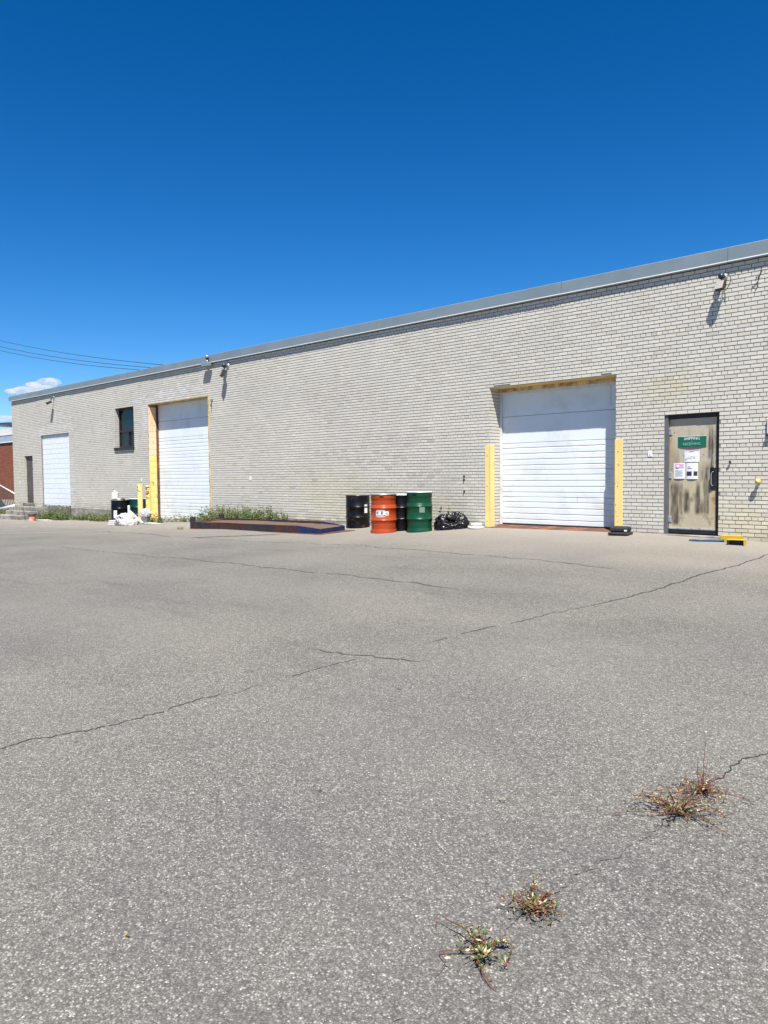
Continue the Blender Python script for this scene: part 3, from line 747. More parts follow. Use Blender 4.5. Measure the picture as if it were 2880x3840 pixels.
def sheet(name, label, x0, x1, z0, z1, parts, bulge=.014):
    r = thing(name, label, 'notice', ((x0+x1)/2+.027, .0835, (z0+z1)/2)); w, h = x1-x0, z1-z0
    b = MB(); n_ = 10; v = []
    for j in range(n_+1):
        for i in range(n_+1):
            u, q = i/n_, j/n_
            v.append((w*(u-.5), -.002-bulge*math.sin(math.pi*u)**.6*(.4+.6*(1-q))-.0015*mn.noise((u*6+x0*9, q*6, z0*5)), h*(q-.5)))
    b.add(v, [(j*(n_+1)+i, j*(n_+1)+i+1, (j+1)*(n_+1)+i+1, (j+1)*(n_+1)+i) for j in range(n_) for i in range(n_)], smooth=True)
    b.build('sheet', M['paper'], r)
    for nm, mt, u0, u1, q0, q1 in parts:
        bb = MB(); m_ = 6; v = []
        for j in range(m_+1):
            for i in range(m_+1):
                u = u0+(u1-u0)*i/m_; q = q0+(q1-q0)*j/m_
                v.append((w*(u-.5), -.0045-bulge*math.sin(math.pi*u)**.6*(.4+.6*(1-q))-.0015*mn.noise((u*6+x0*9, q*6, z0*5)), h*(q-.5)))
        bb.add(v, [(j*(m_+1)+i, j*(m_+1)+i+1, (j+1)*(m_+1)+i+1, (j+1)*(m_+1)+i) for j in range(m_) for i in range(m_)], smooth=True)
        bb.build(nm, M[mt], r)
    return r
lines = lambda u0, u1, q0, q1, n_: [('print_line', 'print_grey', u0, u1-.04*(i % 3), q0+(q1-q0)*i/n_, q0+(q1-q0)*(i+.45)/n_) for i in range(n_)]
sheet('notice', 'creased white notice with a sketch, directly under the green sign', -5.157, -4.90, 1.311, 1.516,
      [('header_strip', 'print_pink', .06, .97, .93, .985), ('print_line', 'print_red', .32, .66, .85, .88), ('print_line', 'print_grey', .05, .22, .18, .30), ('print_line', 'print_grey', .36, .56, .42, .48),
       ('print_line', 'print_grey', .30, .50, .28, .34), ('print_line', 'print_grey', .58, .74, .30, .46), ('print_line', 'print_grey', .2, .34, .34, .40)], .010)
nl = sheet('notice', 'white notice with a pink header, lower left on the tan door', -5.343, -5.142, 1.025, 1.296,
      [('header_strip', 'print_pink', .13, .90, .68, .94)]+lines(.18, .85, .14, .58, 7))
b = MB(); b.lathe([(.026, 0), (.026, .002)], 16, M=Matrix.Translation((-.02, -.0195, .082)) @ Matrix.Rotation(R(90), 4, 'X')); b.build('header_dot', M['paper'], nl)
sheet('notice', 'white notice with a black band, lower right on the tan door', -5.123, -4.926, 1.019, 1.296,
      [('print_band', 'print_dark', .06, .50, .20, .47), ('print_band', 'print_dark', .66, .97, .20, .47), ('print_line', 'print_grey', .12, .36, .74, .80), ('print_line', 'print_dark', .12, .50, .64, .67), ('print_line', 'print_grey', .40, .46, .09, .14), ('print_line', 'print_grey', .62, .68, .08, .13)])

# ------------------------------------------------------------------ wall fittings
def floodlight(label, X, Z, s=1.0, tilt=35, rz=0, head='lamp_glass', out=.17, ball=True, group=None):
    r = thing('floodlight', label, 'floodlight', (X, 0, Z), 0, group)
    b = MB(); b.lathe([(.052*s, 0), (.052*s, .02), (.03*s, .035)], 18, M=Matrix.Rotation(R(90), 4, 'X')); b.build('mount', M['galv'], r)
    if ball:
        b = MB(); b.lathe([(0.001, -.052*s), (.03*s, -.044*s), (.048*s, -.02*s), (.052*s, .005*s), (.044*s, .03*s), (.02*s, .048*s), (.001, .051*s)], 18, c=(-.03*s, -.085*s, .0))
        b.build('photocell', M['navy_dark'], r)
    MB().tube([(0, -.02, -.0), (0, -.06*s, -.02*s), (-.01, -(out-.05)*s, -.09*s)], .014*s, 8).build('arm', M['dark_steel'], r)
    Mx = Matrix.Translation((-.02*s, -out*s, -.165*s)) @ Matrix.Rotation(R(rz), 4, 'Z') @ Matrix.Rotation(R(-tilt), 4, 'X')
    hb = MB().box(-.075*s, .075*s, -.02*s, .05*s, -.075*s, .075*s, ch=.008, M=Mx); hd = hb.build('housing', M['dark_steel'], r)
    MB().box(-.070*s, .070*s, -.026*s, -.0205*s, -.070*s, .070*s, M=Mx).build('lens', M[head], hd)
    return r
M['navy_dark'] = plain('blue_black_photocell', (.02, .035, .055), .3, 0, var=.15, scale=10, bump=0)
fr = floodlight('floodlight on the wall above the shipping door, with loose black cables', -4.46, 4.335, 1.0, 22, -18)
def cable(pts, label, r=.005):
    P = [Vector(p) for p in pts]; out = []
    for i in range(len(P)-1):
        a, b_ = P[max(i-1, 0)], P[i]; c, d = P[i+1], P[min(i+2, len(P)-1)]
        for j in range(6):
            t_ = j/6; out.append(.5*((2*b_)+(-a+c)*t_+(2*a-5*b_+4*c-d)*t_*t_+(-a+3*b_-3*c+d)*t_**3))
    out.append(P[-1])
    return out
b = MB()
b.tube(cable([(-4.46, -.03, 4.34), (-4.37, -.10, 4.33), (-4.33, -.12, 4.26), (-4.36, -.10, 4.17), (-4.44, -.05, 4.10), (-4.50, -.12, 4.09)], ''), .0055, 6)
b.tube(cable([(-4.45, -.05, 4.22), (-4.41, -.09, 4.20), (-4.42, -.10, 4.14), (-4.45, -.08, 4.17), (-4.44, -.05, 4.21)], ''), .0045, 6)
b.tube(cable([(-4.49, -.14, 4.10), (-4.53, -.05, 4.03), (-4.56, -.02, 4.0)], ''), .004, 6)
b.v = [(p[0]+4.46, p[1], p[2]-4.335) for p in b.v]
b.build('cable', M['cable'], fr)
tag(MB().tube(cable([(-3.90, -.008, 4.325), (-3.92, -.012, 4.26), (-3.95, -.012, 4.17), (-4.03, -.010, 4.085), (-4.03, -.008, 4.11)], ''), .005, 6)
    .tube(cable([(-3.93, -.012, 4.27), (-3.95, -.012, 4.14), (-3.955, -.012, 4.09), (-3.99, -.009, 4.035)], ''), .0045, 6).tube([(-3.90, 0, 4.325), (-3.90, -.02, 4.325)], .012, 8).tube([(-3.97, 0, 4.235), (-3.97, -.02, 4.235)], .010, 8)
    .build('loose_cable', M['cable']), 'loose black cable stub hanging from the bricks, right of the big floodlight', 'cable')
floodlight('small floodlight with a tan face between the roof camera box and the bare wall', -18.38, 4.38, 1.35, 20, -25, 'tan_lamp', .15, True)
floodlight('small dark floodlight high above the white blocked doorway', -30.22, 4.40, 1.25, 60, -10, 'grey_lamp', .17, False)
# canopy light box with camera under the roof edge
cb = thing('canopy_light', 'grey box light with a small camera on top at the roof edge', 'light fixture', (-19.28, 0, 4.5))
MB().box(-.20, .17, -.20, -.082, -.06, .06, ch=.01).build('light_box', M['cap'], cb)
MB().box(-.15, .12, -.19, -.09, -.075, -.0605).build('lens', M['tan_lamp'], cb)
MB().tube([(.03, -.13, .06), (.03, -.13, .13)], .02, 8).build('camera_mount', M['galv'], cb)
MB().lathe([(.04, .0), (.045, .03), (.045, .06), (.03, .07)], 14, c=(.03, -.13, .20)).build('camera_cap', M['galv'], cb)
b = MB(); b.lathe([(.005, -.055), (.035, -.045), (.05, -.02), (.054, .005)], 14, c=(.03, -.13, .195)); b.build('camera_dome', M['black_plastic'], cb)

sw = thing('wall_plate', 'small white plate on the bricks left of the shipping door', 'wall plate', (-5.705, 0, 1.472))
MB().box(-.04, .04, -.010, -.002, -.053, .053, ch=.003).build('cover', M['white_plastic'], sw)
MB().box(-.006, .006, -.014, -.010, -.03, -.015).build('switch', M['dark_steel'], sw)
pc = thing('pipe_stub', 'yellow capped pipe stub sticking out of the wall right of the shipping door', 'pipe', (-3.885, 0, .975))
Mr = Matrix.Rotation(R(90), 4, 'X')
MB().lathe([(.024, 0), (.024, .08)], 14, M=Mr).build('pipe', M['brass'], pc)
MB().lathe([(.030, .075), (.043, .082), (.045, .10), (.038, .118), (.02, .124), (.018, .132), (.001, .134)], 18, M=Mr).build('cap', M['brass'], pc)
bo = thing('wall_bolt', 'rusty bolt in the bricks between the shipping door and the yellow pipe stub', 'bolt', (-4.335, 0, 1.295))
MB().lathe([(.012, 0), (.012, .05)], 10, M=Mr).build('shank', M['dark_steel'], bo); MB().lathe([(.02, .03), (.02, .05)], 6, M=Mr, smooth=False).build('nut', M['rust'], bo)
for z, lb in ((1.103, 'topmost of three dark anchor bolts left of the yellow corner guard'), (1.03, 'middle one of three dark anchor bolts left of the yellow corner guard'), (.775, 'lowest of three dark anchor bolts left of the yellow corner guard')):
    a_ = thing('anchor_bolt', lb, 'bolt', (-9.82, 0, z), 0, 'anchor bolts beside the loading door')
    MB().lathe([(.012, 0), (.012, .035), (.001, .04)], 8, M=Mr).build('shank', M['dark_steel'], a_)
    MB().lathe([(.022, .004), (.022, .010)], 10, M=Mr).build('washer', M['dark_steel'], a_)
wp = thing('wall_light', 'pale wall light at the right edge of the picture', 'wall light', (-3.70, 0, 1.84))
MB().box(-.075, .06, -.05, -.002, -.11, .14, ch=.01).build('body', M['white_plastic'], wp); MB().box(-.085, .06, -.07, -.002, -.15, -.112, ch=.006).build('base', M['dark_steel'], wp)
for x, z, lb in ((-23.5, 1.09, 'little white tag on the bricks above the bollards'), (-17.4, 1.10, 'little white tag on the bricks right of the tall loading door'), (-33.9, 1.02, 'little white tag on the bricks left of the brown door')):
    tag(MB().box(x-.045, x+.045, -.008, -.001, z-.06, z+.06, ch=.002).build('wall_tag', M['white_plastic']), lb, 'tag')
hk = thing('wall_hook', 'bent iron hook on the bricks right of the tall loading door head', 'hook', (-19.2, 0, 3.38))
MB().tube([(0, 0, .08), (-.02, -.05, .06), (.02, -.06, -.02), (-.01, -.07, -.12)], .012, 6).build('hook_arm', M['dark_steel'], hk)
MB().box(-.03, .03, -.012, -.001, .04, .12).build('plate', M['galv'], hk)

# corner guards and bollards
def guard(label, x0, x1, z0, z1, jx, sgn):
    r = thing('corner_guard', label, 'corner guard', (jx, 0, z0), 0, 'yellow steel corner guards of the loading door'); h = z1-z0
    MB().box(x0-jx, x1-jx, -.014, -.003, 0, h, ch=.002).build('face_plate', M['yellow'], r)
    if sgn > 0: MB().box(.0025, .012, -.014, .145, 0, h, ch=.002).build('return_plate', M['yellow'], r)
    else: MB().box(-.012, -.0025, -.014, .145, 0, h, ch=.002).build('return_plate', M['yellow'], r)
    for zz in (.12, .5*h, .87*h):
        MB().box((x0+x1)/2-jx-.02, (x0+x1)/2-jx-.006, -.018, -.0142, zz-.008, zz+.008).build('bolt', M['dark_steel'], r)
    return r
guard('yellow corner guard on the left brick corner of the white loading door', -9.268, -9.136, .035, 1.746, -9.15, 1)
guard('yellow corner guard on the right corner of the loading door, above the black rubber block', -6.374, -6.213, .04, 1.75, -6.36, -1)
def scuffs(parent, xr, zr, y, n, seed, mats, wr, hr):
    rr = random.Random(seed)
    bb = {m_: MB() for m_ in mats}
    for i in range(n):
        x, z, w, h = rr.uniform(*xr), rr.uniform(*zr), rr.uniform(*wr), rr.uniform(*hr); k = 7
        ang_ = [j*6.283/k for j in range(k)]
        v = [(x+w*math.cos(q)*rr.uniform(.5, 1), y, z+h*math.sin(q)*rr.uniform(.5, 1)) for q in ang_]
        bb[rr.choice(mats)].add(v, [list(range(k))[::-1]])
    for m_ in mats:
        if bb[m_].v: tag(bb[m_].build('scuff_mark', M[m_], parent), kind='stuff')
for g_, seed in ((0, 3), (1, 8)):
    gp = [o for o in bpy.data.objects if o.name.startswith('corner_guard') and o.parent is None][g_]
    x0_ = -.112 if g_ == 0 else -.010; 
    scuffs(gp, (x0_, x0_+.12 if g_ == 0 else .14), (.02, 1.0), -.0146, 16, seed, ['rust', 'pale_dirt'], (.002, .008), (.004, .028))
rb = thing('rubber_block', 'black rubber sign base on the ground under the right yellow corner guard', 'rubber base', (-6.085, -.33, gnd(-6.085, -.33)), R(8))
MB().box(-.19, .17, -.17, .17, 0, .055, ch=.02).build('lower_block', M['black_rubber'], rb)
MB().box(-.165, .145, -.14, .15, .056, .15, ch=.025).build('upper_block', M['black_rubber'], rb)
MB().box(.10, .148, -.146, -.141, .075, .10).build('label_patch', M['paper'], rb)
def bollard(label, x, y, top, m, rust):
    z = gnd(x, y); r = thing('bollard', label, 'bollard', (x, y, z), 0, 'yellow bollards beside the tall loading door'); h = top-z
    MB().lathe([(.082, 0), (.082, h-.02), (.078, h)], 20, cap=False).build('pipe', M[m], r)
    MB().lathe([(.076, h-.03), (.077, h-.008), (.03, h+.012), (.001, h+.015)], 20, cap=False).build('concrete_fill', M['concrete'], r)
    b = MB(); rr = random.Random(rust)
    for i in range(rust):
        a_ = rr.uniform(-1.9, -.3); zz = h-.05-abs(rr.gauss(0, .16)); w_ = rr.uniform(.01, .035); hh = rr.uniform(.01, .06)
        n_ = 4; v = []
        for k in range(n_+1):
            aa = a_+(k/n_-.5)*w_/.083*2
            v += [(.0832*math.cos(aa), .0832*math.sin(aa), zz-hh*rr.uniform(.3, 1)), (.0832*math.cos(aa), .0832*math.sin(aa), zz+hh*rr.uniform(.2, .6))]
        b.add(v, [(2*k, 2*k+2, 2*k+3, 2*k+1) for k in range(n_)])
    b.build('rust_scab', M['rust'], r)
    return r
bollard('clean yellow bollard, the left one of the pair beside the tall loading door', -22.62, -.55, .945, 'yellow', 3)
bollard('rust streaked yellow bollard, the right one next to the yellow door jamb', -22.16, -.52, .915, 'yellow_worn', 26)

# ------------------------------------------------------------------ oil drums
def drum(label, x, y, H, Rr, body, rim, ribs='fine', lid='open_ring', rz=0, lean=0):
    z = gnd(x, y-.25); r = thing('oil_drum', label, 'drum', (x, y, z), rz, 'steel oil drums'); r.rotation_euler = (0, lean, rz)
    p = [(Rr*.99, 0), (Rr*1.012, .008), (Rr*1.012, .022), (Rr, .03)]
    def hoop(zc, a=.012, w=.018): return [(Rr, zc-w), (Rr+a*.7, zc-w*.5), (Rr+a, zc), (Rr+a*.7, zc+w*.5), (Rr, zc+w)]
    def corr(z0, z1, n_):
        o = []
        for i in range(n_*2+1): o.append((Rr-(.014 if i % 2 else 0), z0+(z1-z0)*i/(2*n_)))
        return o
    if ribs == 'fine': p += corr(.10*H, .27*H, 4)
    p += hoop(.335*H)
    p += hoop(.645*H)
    if ribs == 'fine': p += corr(.73*H, .86*H, 4)
    p += [(Rr, .95*H), (Rr*1.0, H-.02)]
    MB().lathe(p, 40, cap=False).build('body', M[body], r)
    MB().lathe([(Rr-.004, H-.022), (Rr+.010, H-.020), (Rr+.016, H-.010), (Rr+.010, H+.002), (Rr-.004, H+.004), (Rr-.012, H-.012), (Rr-.012, H-.03)], 40, cap=False).build('rim', M[rim], r)
    b = MB(); b.lathe([(Rr-.011, H-.035), (Rr-.03, H-.018), (.001, H-.014)], 40, cap=False)
    ld = b.build('lid', M[body], r)
    if lid == 'open_ring':
        MB().box(-.035, .035, -Rr-.034, -Rr-.012, H-.022, H+.002, ch=.004).tube([(-.05, -Rr-.026, H-.010), (.05, -Rr-.026, H-.010)], .006, 6).build('clamp_bolt', M['galv'], r)
    else:
        MB().lathe([(.032, H-.016), (.032, H-.002), (.001, H-.001)], 12, c=(Rr*.6, 0, 0)).build('bung', M['galv'], ld)
    return r
def wrap(parent, name, mat, Rr, a0, a1, z0, z1, off=.002):
    b = MB(); n_ = 8; v = []
    for i in range(n_+1):
        a = a0+(a1-a0)*i/n_; v += [((Rr+off)*math.cos(a), (Rr+off)*math.sin(a), z0), ((Rr+off)*math.cos(a), (Rr+off)*math.sin(a), z1)]
    b.add(v, [(2*i, 2*i+2, 2*i+3, 2*i+1) for i in range(n_)], smooth=True); return b.build(name, M[mat], parent)
face = math.atan2(-12.97+1.1, 11.2)          # towards the yard
dk = drum('scuffed black oil drum against the wall, behind the orange drum', -12.66, -.42, .775, .28, 'drum_black_rusty', 'rim_black', 'plain', 'bung')
wrap(dk, 'label', 'paper', .28, face+.62, face+.95, .36, .56)
dk2 = drum('black oil drum with a pale rim between the orange and green drums', -11.10, -.60, .80, .28, 'drum_black', 'drum_rim_white', 'plain', 'open_ring', R(40))
do = drum('bright orange oil drum with a white printed label', -11.16, -1.12, .84, .275, 'drum_orange', 'drum_rim', 'fine', 'open_ring', R(35))
f0 = face-R(35)
lb_ = wrap(do, 'label', 'paper', .275, f0-.62, f0+.40, .385, .475)
wrap(lb_, 'label_block', 'print_blue', .275, f0-.58, f0-.40, .42, .465, .0035); wrap(lb_, 'label_block', 'print_red', .275, f0-.22, f0-.06, .41, .47, .0035)
wrap(lb_, 'label_band', 'print_grey', .275, f0-.58, f0+.08, .388, .405, .0035); wrap(lb_, 'label_band', 'print_blue', .275, f0-.02, f0+.14, .39, .404, .0045)
for zz, a0, a1 in ((.487, -.62, .12), (.497, -.55, .10), (.372, -.6, .15), (.360, -.6, .12), (.350, -.5, -.05)):
    wrap(do, 'print_line', 'paper', .275, f0+a0, f0+a1, zz, zz+.006, .0025)
ka = f0+.27
kl = letters('K', .085, M['print_dark'], lb_, (.280*math.cos(ka), .280*math.sin(ka), .400), .9, 'logo_letter', (R(90), 0, ka+R(90)))
dg_ = drum('green oil drum at the right end of the drum group', -10.43, -.78, .865, .272, 'drum_green', 'drum_rim_white', 'fine', 'open_ring', R(20))
wrap(dg_, 'worn_label', 'print_grey_green', .272, face-R(20)-.12, face-R(20)+.30, .42, .53) if False else None
M['label_ghost'] = plain('faded_label', (.13, .19, .16), .6, 0, var=.2, scale=12, bump=.05)
wrap(dg_, 'label', 'label_ghost', .272, face-R(20)-.05, face-R(20)+.38, .43, .545)
# group beside the bollards
drum('black oil drum carrying the white jug, beside the rubbish pile', -23.42, -.84, .80, .285, 'drum_black', 'drum_rim', 'plain', 'bung')
drum('dark teal oil drum half hidden behind the left bollard', -23.12, -.36, .80, .28, 'drum_teal', 'drum_rim_white', 'plain', 'bung')
drum('black oil drum mostly hidden between the two bollards', -22.60, -.34+.02, .80, .27, 'drum_black', 'drum_rim', 'plain', 'bung') if False else None

# ------------------------------------------------------------------ rusty ramp
zg = lambda x, y: gnd(x, y)
FL, FR_, BR, BL = (-17.15, -2.10), (-12.27, -1.97), (-12.40, -1.10), (-17.30, -1.02)
rp = thing('steel_ramp', 'low rusty steel loading ramp with a blue painted end lying on the asphalt', 'ramp', (-15, -1.6, zg(-15, -1.6)))
ox, oy, oz = -15, -1.6, zg(-15, -1.6)
def P(xy, h): return (xy[0]-ox, xy[1]-oy, zg(*xy)-oz+h)
def lerp2(a, b_, t_): return (a[0]+(b_[0]-a[0])*t_, a[1]+(b_[1]-a[1])*t_)
kf = .845
mF, mB = lerp2(FL, FR_, kf), lerp2(BL, BR, kf)
HL, HM, HR = .185, .172, .118
def web(name, a, b_, h0, h1, mat, th=(0, .02)):
    dx, dy = b_[0]-a[0], b_[1]-a[1]; L = math.hypot(dx, dy); nx_, ny_ = -dy/L, dx/L
    a2 = (a[0]+nx_*th[1], a[1]+ny_*th[1]); b2 = (b_[0]+nx_*th[1], b_[1]+ny_*th[1])
    m_ = MB(); m_.add([P(a, .012), P(b_, .012), P(b_, h1), P(a, h0), P(a2, .012), P(b2, .012), P(b2, h1), P(a2, h0)],
        [(0, 1, 2, 3), (5, 4, 7, 6), (3, 2, 6, 7), (0, 4, 5, 1), (1, 5, 6, 2), (4, 0, 3, 7)])
    return m_.build(name, M[mat], rp)
web('side_beam', FL, mF, HL, HM, 'rust_blue'); web('side_beam', mF, FR_, HM, HR, 'blue_steel'); web('end_plate', FR_, BR, HR, HR, 'blue_steel')
web('side_beam', mB, BL, HM+.02, HL+.02, 'rust_blue'); web('side_beam', BR, mB, HR, HM+.02, 'blue_steel'); web('end_plate', BL, FL, HL, HL, 'rust')
b = MB(); nn_ = 14
for i in range(nn_):
    a0, a1 = i/nn_*kf, (i+1)/nn_*kf
    d0 = .03+.022*math.sin(i*1.9)+.02*(0 < i < nn_); d1 = .03+.022*math.sin((i+1)*1.9)+.02*(i+1 < nn_)
    hh = lambda q: HL+(HM-HL)*q/kf
    f0_, f1_, c0, c1, g0, g1 = lerp2(FL, FR_, a0), lerp2(FL, FR_, a1), lerp2(lerp2(FL, FR_, a0), lerp2(BL, BR, a0), .55), lerp2(lerp2(FL, FR_, a1), lerp2(BL, BR, a1), .55), lerp2(BL, BR, a0), lerp2(BL, BR, a1)
    b.add([P(f0_, hh(a0)-.012), P(f1_, hh(a1)-.012), P(c1, hh(a1)-.01-d1), P(c0, hh(a0)-.01-d0), P(g1, hh(a1)-.04), P(g0, hh(a0)-.04)], [(0, 1, 2, 3), (3, 2, 4, 5)])
b.add([P(mF, HM-.014), P(FR_, HR-.010), P(BR, HR-.010), P(mB, HM-.03)], [(0, 1, 2, 3)])
b.build('deck_plate', M['rust_deck'], rp)
def grow(a, s_): return (a[0]+s_[0], a[1]+s_[1])
fl4 = [grow(FL, (-.02, -.05)), grow(FR_, (.05, -.05)), grow(BR, (.28, .06)), grow(BL, (-.02, .05))]
b = MB(); b.add([P(c, .014) for c in fl4]+[P(c, .001) for c in fl4], [(0, 1, 2, 3), (0, 4, 5, 1), (1, 5, 6, 2), (2, 6, 7, 3), (3, 7, 4, 0)]); b.build('base_flange', M['rust'], rp)
for (x, y), nm in (((-17.26, -2.0), 'a'), ((-17.38, -1.02), 'b')):
    zz = zg(x, y)-oz
    MB().box(x-ox-.065, x-ox+.065, y-oy-.05, y-oy+.05, zz, zz+.31, ch=.006).build('post', M['dark_steel'], rp)

# ------------------------------------------------------------------ bin bag, pail lid, small litter
def blob_mesh(R3, sub, disp, seed, flat=-.45, extra=None):
    import bmesh
    bm = bmesh.new(); bmesh.ops.create_icosphere(bm, subdivisions=sub, radius=1)
    for v in bm.verts:
        d = v.co.normalized(); r = 1.0
        for fq, am in disp:
            nv = mn.noise(Vector((d.x*fq+seed, d.y*fq, d.z*fq)))
            r += am*(1-2*abs(nv)) if am > 0 else -am*nv
        p = d*r
        if extra: p = extra(p, d)
        p = Vector((p.x*R3[0], p.y*R3[1], p.z*R3[2]))
        p.z = max(p.z, flat*R3[2]+.01*mn.noise(p*9))
        v.co = p
    me = bpy.data.meshes.new('blob'); bm.to_mesh(me); bm.free()
    me.polygons.foreach_set('use_smooth', [True]*len(me.polygons)); return me
bx_, by_ = -9.93, -.36
bg = thing('rubbish_bag', 'shiny black bin bag slumped on the ground right of the green drum', 'bin bag', (bx_, by_, gnd(bx_, by_)+.10), R(38))
def dimple(p, d):
    # a slumped ring with a hollow on the yard side
    q = Vector((.15, -.62, .55)).normalized(); k = max(0, d.dot(q)-.70)/.30
    p = p*(1-.42*k*k*(3-2*k)); p.z += .30*max(0, d.x)*(1-k)-.10*max(0, -d.x)
    return p
me = blob_mesh((.325, .22, .225), 6, [(1.3, -.22), (2.4, .12), (4.6, .085), (9, .035), (18, .010)], 2.7, -.42, dimple); me.materials.append(M['bag_black']); link('bag_body', me, bg)
me = blob_mesh((.10, .07, .05), 4, [(2.5, .25), (7, .12)], 9.2, -1.2); me.materials.append(M['bag_black']); o = link('bag_neck', me, bg); o.location = (.02, -.10, .155); o.rotation_euler = (.5, .2, .3)
pb = thing('white_pail', 'white plastic pail and lid lying behind the black bin bag', 'pail', (-9.36, -.22, gnd(-9.36, -.22)), R(10))
MB().lathe([(.155, 0), (.165, .012), (.165, .04), (.15, .052), (.14, .045), (.001, .045)], 26).build('lid', M['white_plastic'], pb)
MB().lathe([(.001, .0), (.115, .003), (.13, .03), (.11, .05)], 22, c=(-.02, .07, .058)).build('pail_base', M['jug'], pb)

# left rubbish heap
tr = thing('plastic_bag', 'crumpled white plastic sacks heaped against the black drum', 'rubbish sack', (-22.25, -1.25, gnd(-22.25, -1.25)+.12), R(25))
me = blob_mesh((.30, .24, .22), 5, [(1.7, -.25), (3.5, .16), (8, .09), (16, .04)], 5.1, -.6); me.materials.append(M['bag_white']); link('sack', me, tr)
me = blob_mesh((.24, .18, .15), 4, [(2, .2), (5, .14), (11, .06)], 8.8, -.7); me.materials.append(M['bag_white']); o = link('sack', me, tr); o.location = (.22, -.20, -.08)
for a_, b_, m_ in (((-.20, -.235, .06), (-.06, -.27, -.10), 'print_red'), ((.05, -.25, .10), (.20, -.20, .0), 'print_dark'), ((-.10, -.24, .16), (.02, -.25, .12), 'print_dark')):
    MB().tube([a_, tuple((p+q)/2+(-.02 if i == 1 else .01) for i, (p, q) in enumerate(zip(a_, b_))), b_], [.010, .016, .008], 5).build('printed_fold', M[m_], tr)
ps = thing('paper_stack', 'flattened white cartons stacked low at the foot of the black drum', 'carton', (-22.62, -1.42, gnd(-22.62, -1.42)), R(20))
for i in range(3): MB().box(-.20+.02*i, .20-.02*(i % 2), -.14, .13, .002+.055*i, .052+.055*i, ch=.006).build('carton', M['wood_white'], ps)
bc = thing('white_carton', 'white printed carton leaning against the front of the black drum', 'carton', (-23.05, -1.20, gnd(-23.05, -1.2)+.21), R(-30))
MB().box(-.13, .13, -.05, .05, 0, .24, ch=.006).build('carton_body', M['paper'], bc)
for i in range(4): MB().box(-.10, .09-.02*i, -.0525, -.0505, .07+.04*i, .08+.04*i).build('print_line', M['print_blue'], bc)
MB().box(-.11, .11, -.05, .05, -.21, -.001, ch=.004).build('carton_base', M['black_plastic'], bc)
bd_ = thing('white_board', 'long white board leaning from the rubbish sacks to the ground', 'board', (-22.05, -1.02, gnd(-22.05, -1.02)), R(0))
b = MB(); b.tube([(.32, .05, .03), (-.38, -.02, .40)], .045, 4, smooth=False); b.build('plank', M['wood_white'], bd_)
up_ = thing('white_post', 'short white plastic post standing up behind the rubbish sacks', 'post', (-22.58, -.98, gnd(-22.58, -.98)), R(15))
MB().box(-.035, .035, -.03, .03, 0, .60, ch=.012).build('post_body', M['white_plastic'], up_)
pt = thing('pail', 'grey pail holding a crumpled white bag in front of the rusty bollard', 'pail', (-21.85, -.80, gnd(-21.85, -.8)))
MB().lathe([(.12, 0), (.14, .22), (.145, .235), (.135, .235), (.12, .2), (.001, .19)], 20).build('pail_body', M['pot_grey'], pt)
wbg = thing('plastic_bag', 'crumpled white bag on top of the grey pail', 'plastic bag', (-21.87, -.80, gnd(-21.85, -.8)+.31), R(10))
me = blob_mesh((.19, .14, .15), 4, [(1.8, -.2), (4, .16), (10, .07)], 3.3, -.65); me.materials.append(M['bag_white']); link('bag', me, wbg)
jz = gnd(-23.42, -1.09)+.79
jg = thing('jug', 'pale translucent plastic jug standing on the black drum', 'jug', (-23.62, -.90, jz), R(-35))
b = MB(); b.box(-.13, .13, -.10, .10, 0, .27, ch=.04); b.build('jug_body', M['jug'], jg)
MB().tube([(-.08, 0, .25), (-.06, 0, .31), (.05, 0, .31), (.08, 0, .25)], .022, 8).build('handle', M['jug'], jg)
MB().lathe([(.028, .26), (.028, .33)], 12, c=(.095, 0, 0)).build('spout_cap', M['white_plastic'], jg)
for i, (dx, dy, m_, lb) in enumerate(((.12, -.02, 'pale_dirt', 'pale rag on the black drum beside the jug'), (.24, .06, 'dark_steel', 'dark scrap of metal on the right of the black drum lid'))):
    me = blob_mesh((.07, .05, .035), 3, [(2, .3), (6, .15)], 4+i, -.5); me.materials.append(M[m_]); o = link('rag' if i == 0 else 'metal_scrap', me); o.location = (-23.42+dx, -.92+dy, jz+.02); tag(o, lb, 'rag' if i == 0 else 'scrap')

# yellow ramp blocks and blue bar near the shipping door
def chock(label, x, y, rz, w, d, h):
    r = thing('steel_block', label, 'steel block', (x, y, gnd(x, y)), rz, 'yellow steel blocks by the shipping door'); t_ = .006
    MB().box(-w/2, w/2, -d/2, d/2, h-t_, h, ch=.002).build('top_plate', M['yellow_bright'], r)
    MB().box(w/2-t_, w/2-.0002, -d/2, d/2, 0, h-t_-.0002).box(-w/2, w/2-t_-.0002, d/2-t_, d/2-.0002, 0, h-t_-.0002).build('side_plate', M['yellow_bright'], r)
    MB().box(-w/2+.02, w/2-.03, -d/2+.05, d/2-.03, .002, h-.02).build('rubber_core', M['black_rubber'], r)
    MB().box(-w/2-.004, -w/2+.03, -d/2+.01, -d/2+.018, .0, h-.012).build('lip', M['dark_steel'], r)
    return r
c1_ = chock('yellow steel block nearer the wall, with the blue bar under its end', -4.22, -.24, R(8), .31, .20, .10)
MB().box(-.155, .1545, -.1005, -.094, 0, .0935).build('side_plate', M['yellow_bright'], c1_)
c2_ = chock('yellow steel block with an open black end, furthest right on the asphalt', -4.045, -.555, R(6), .25, .18, .085)
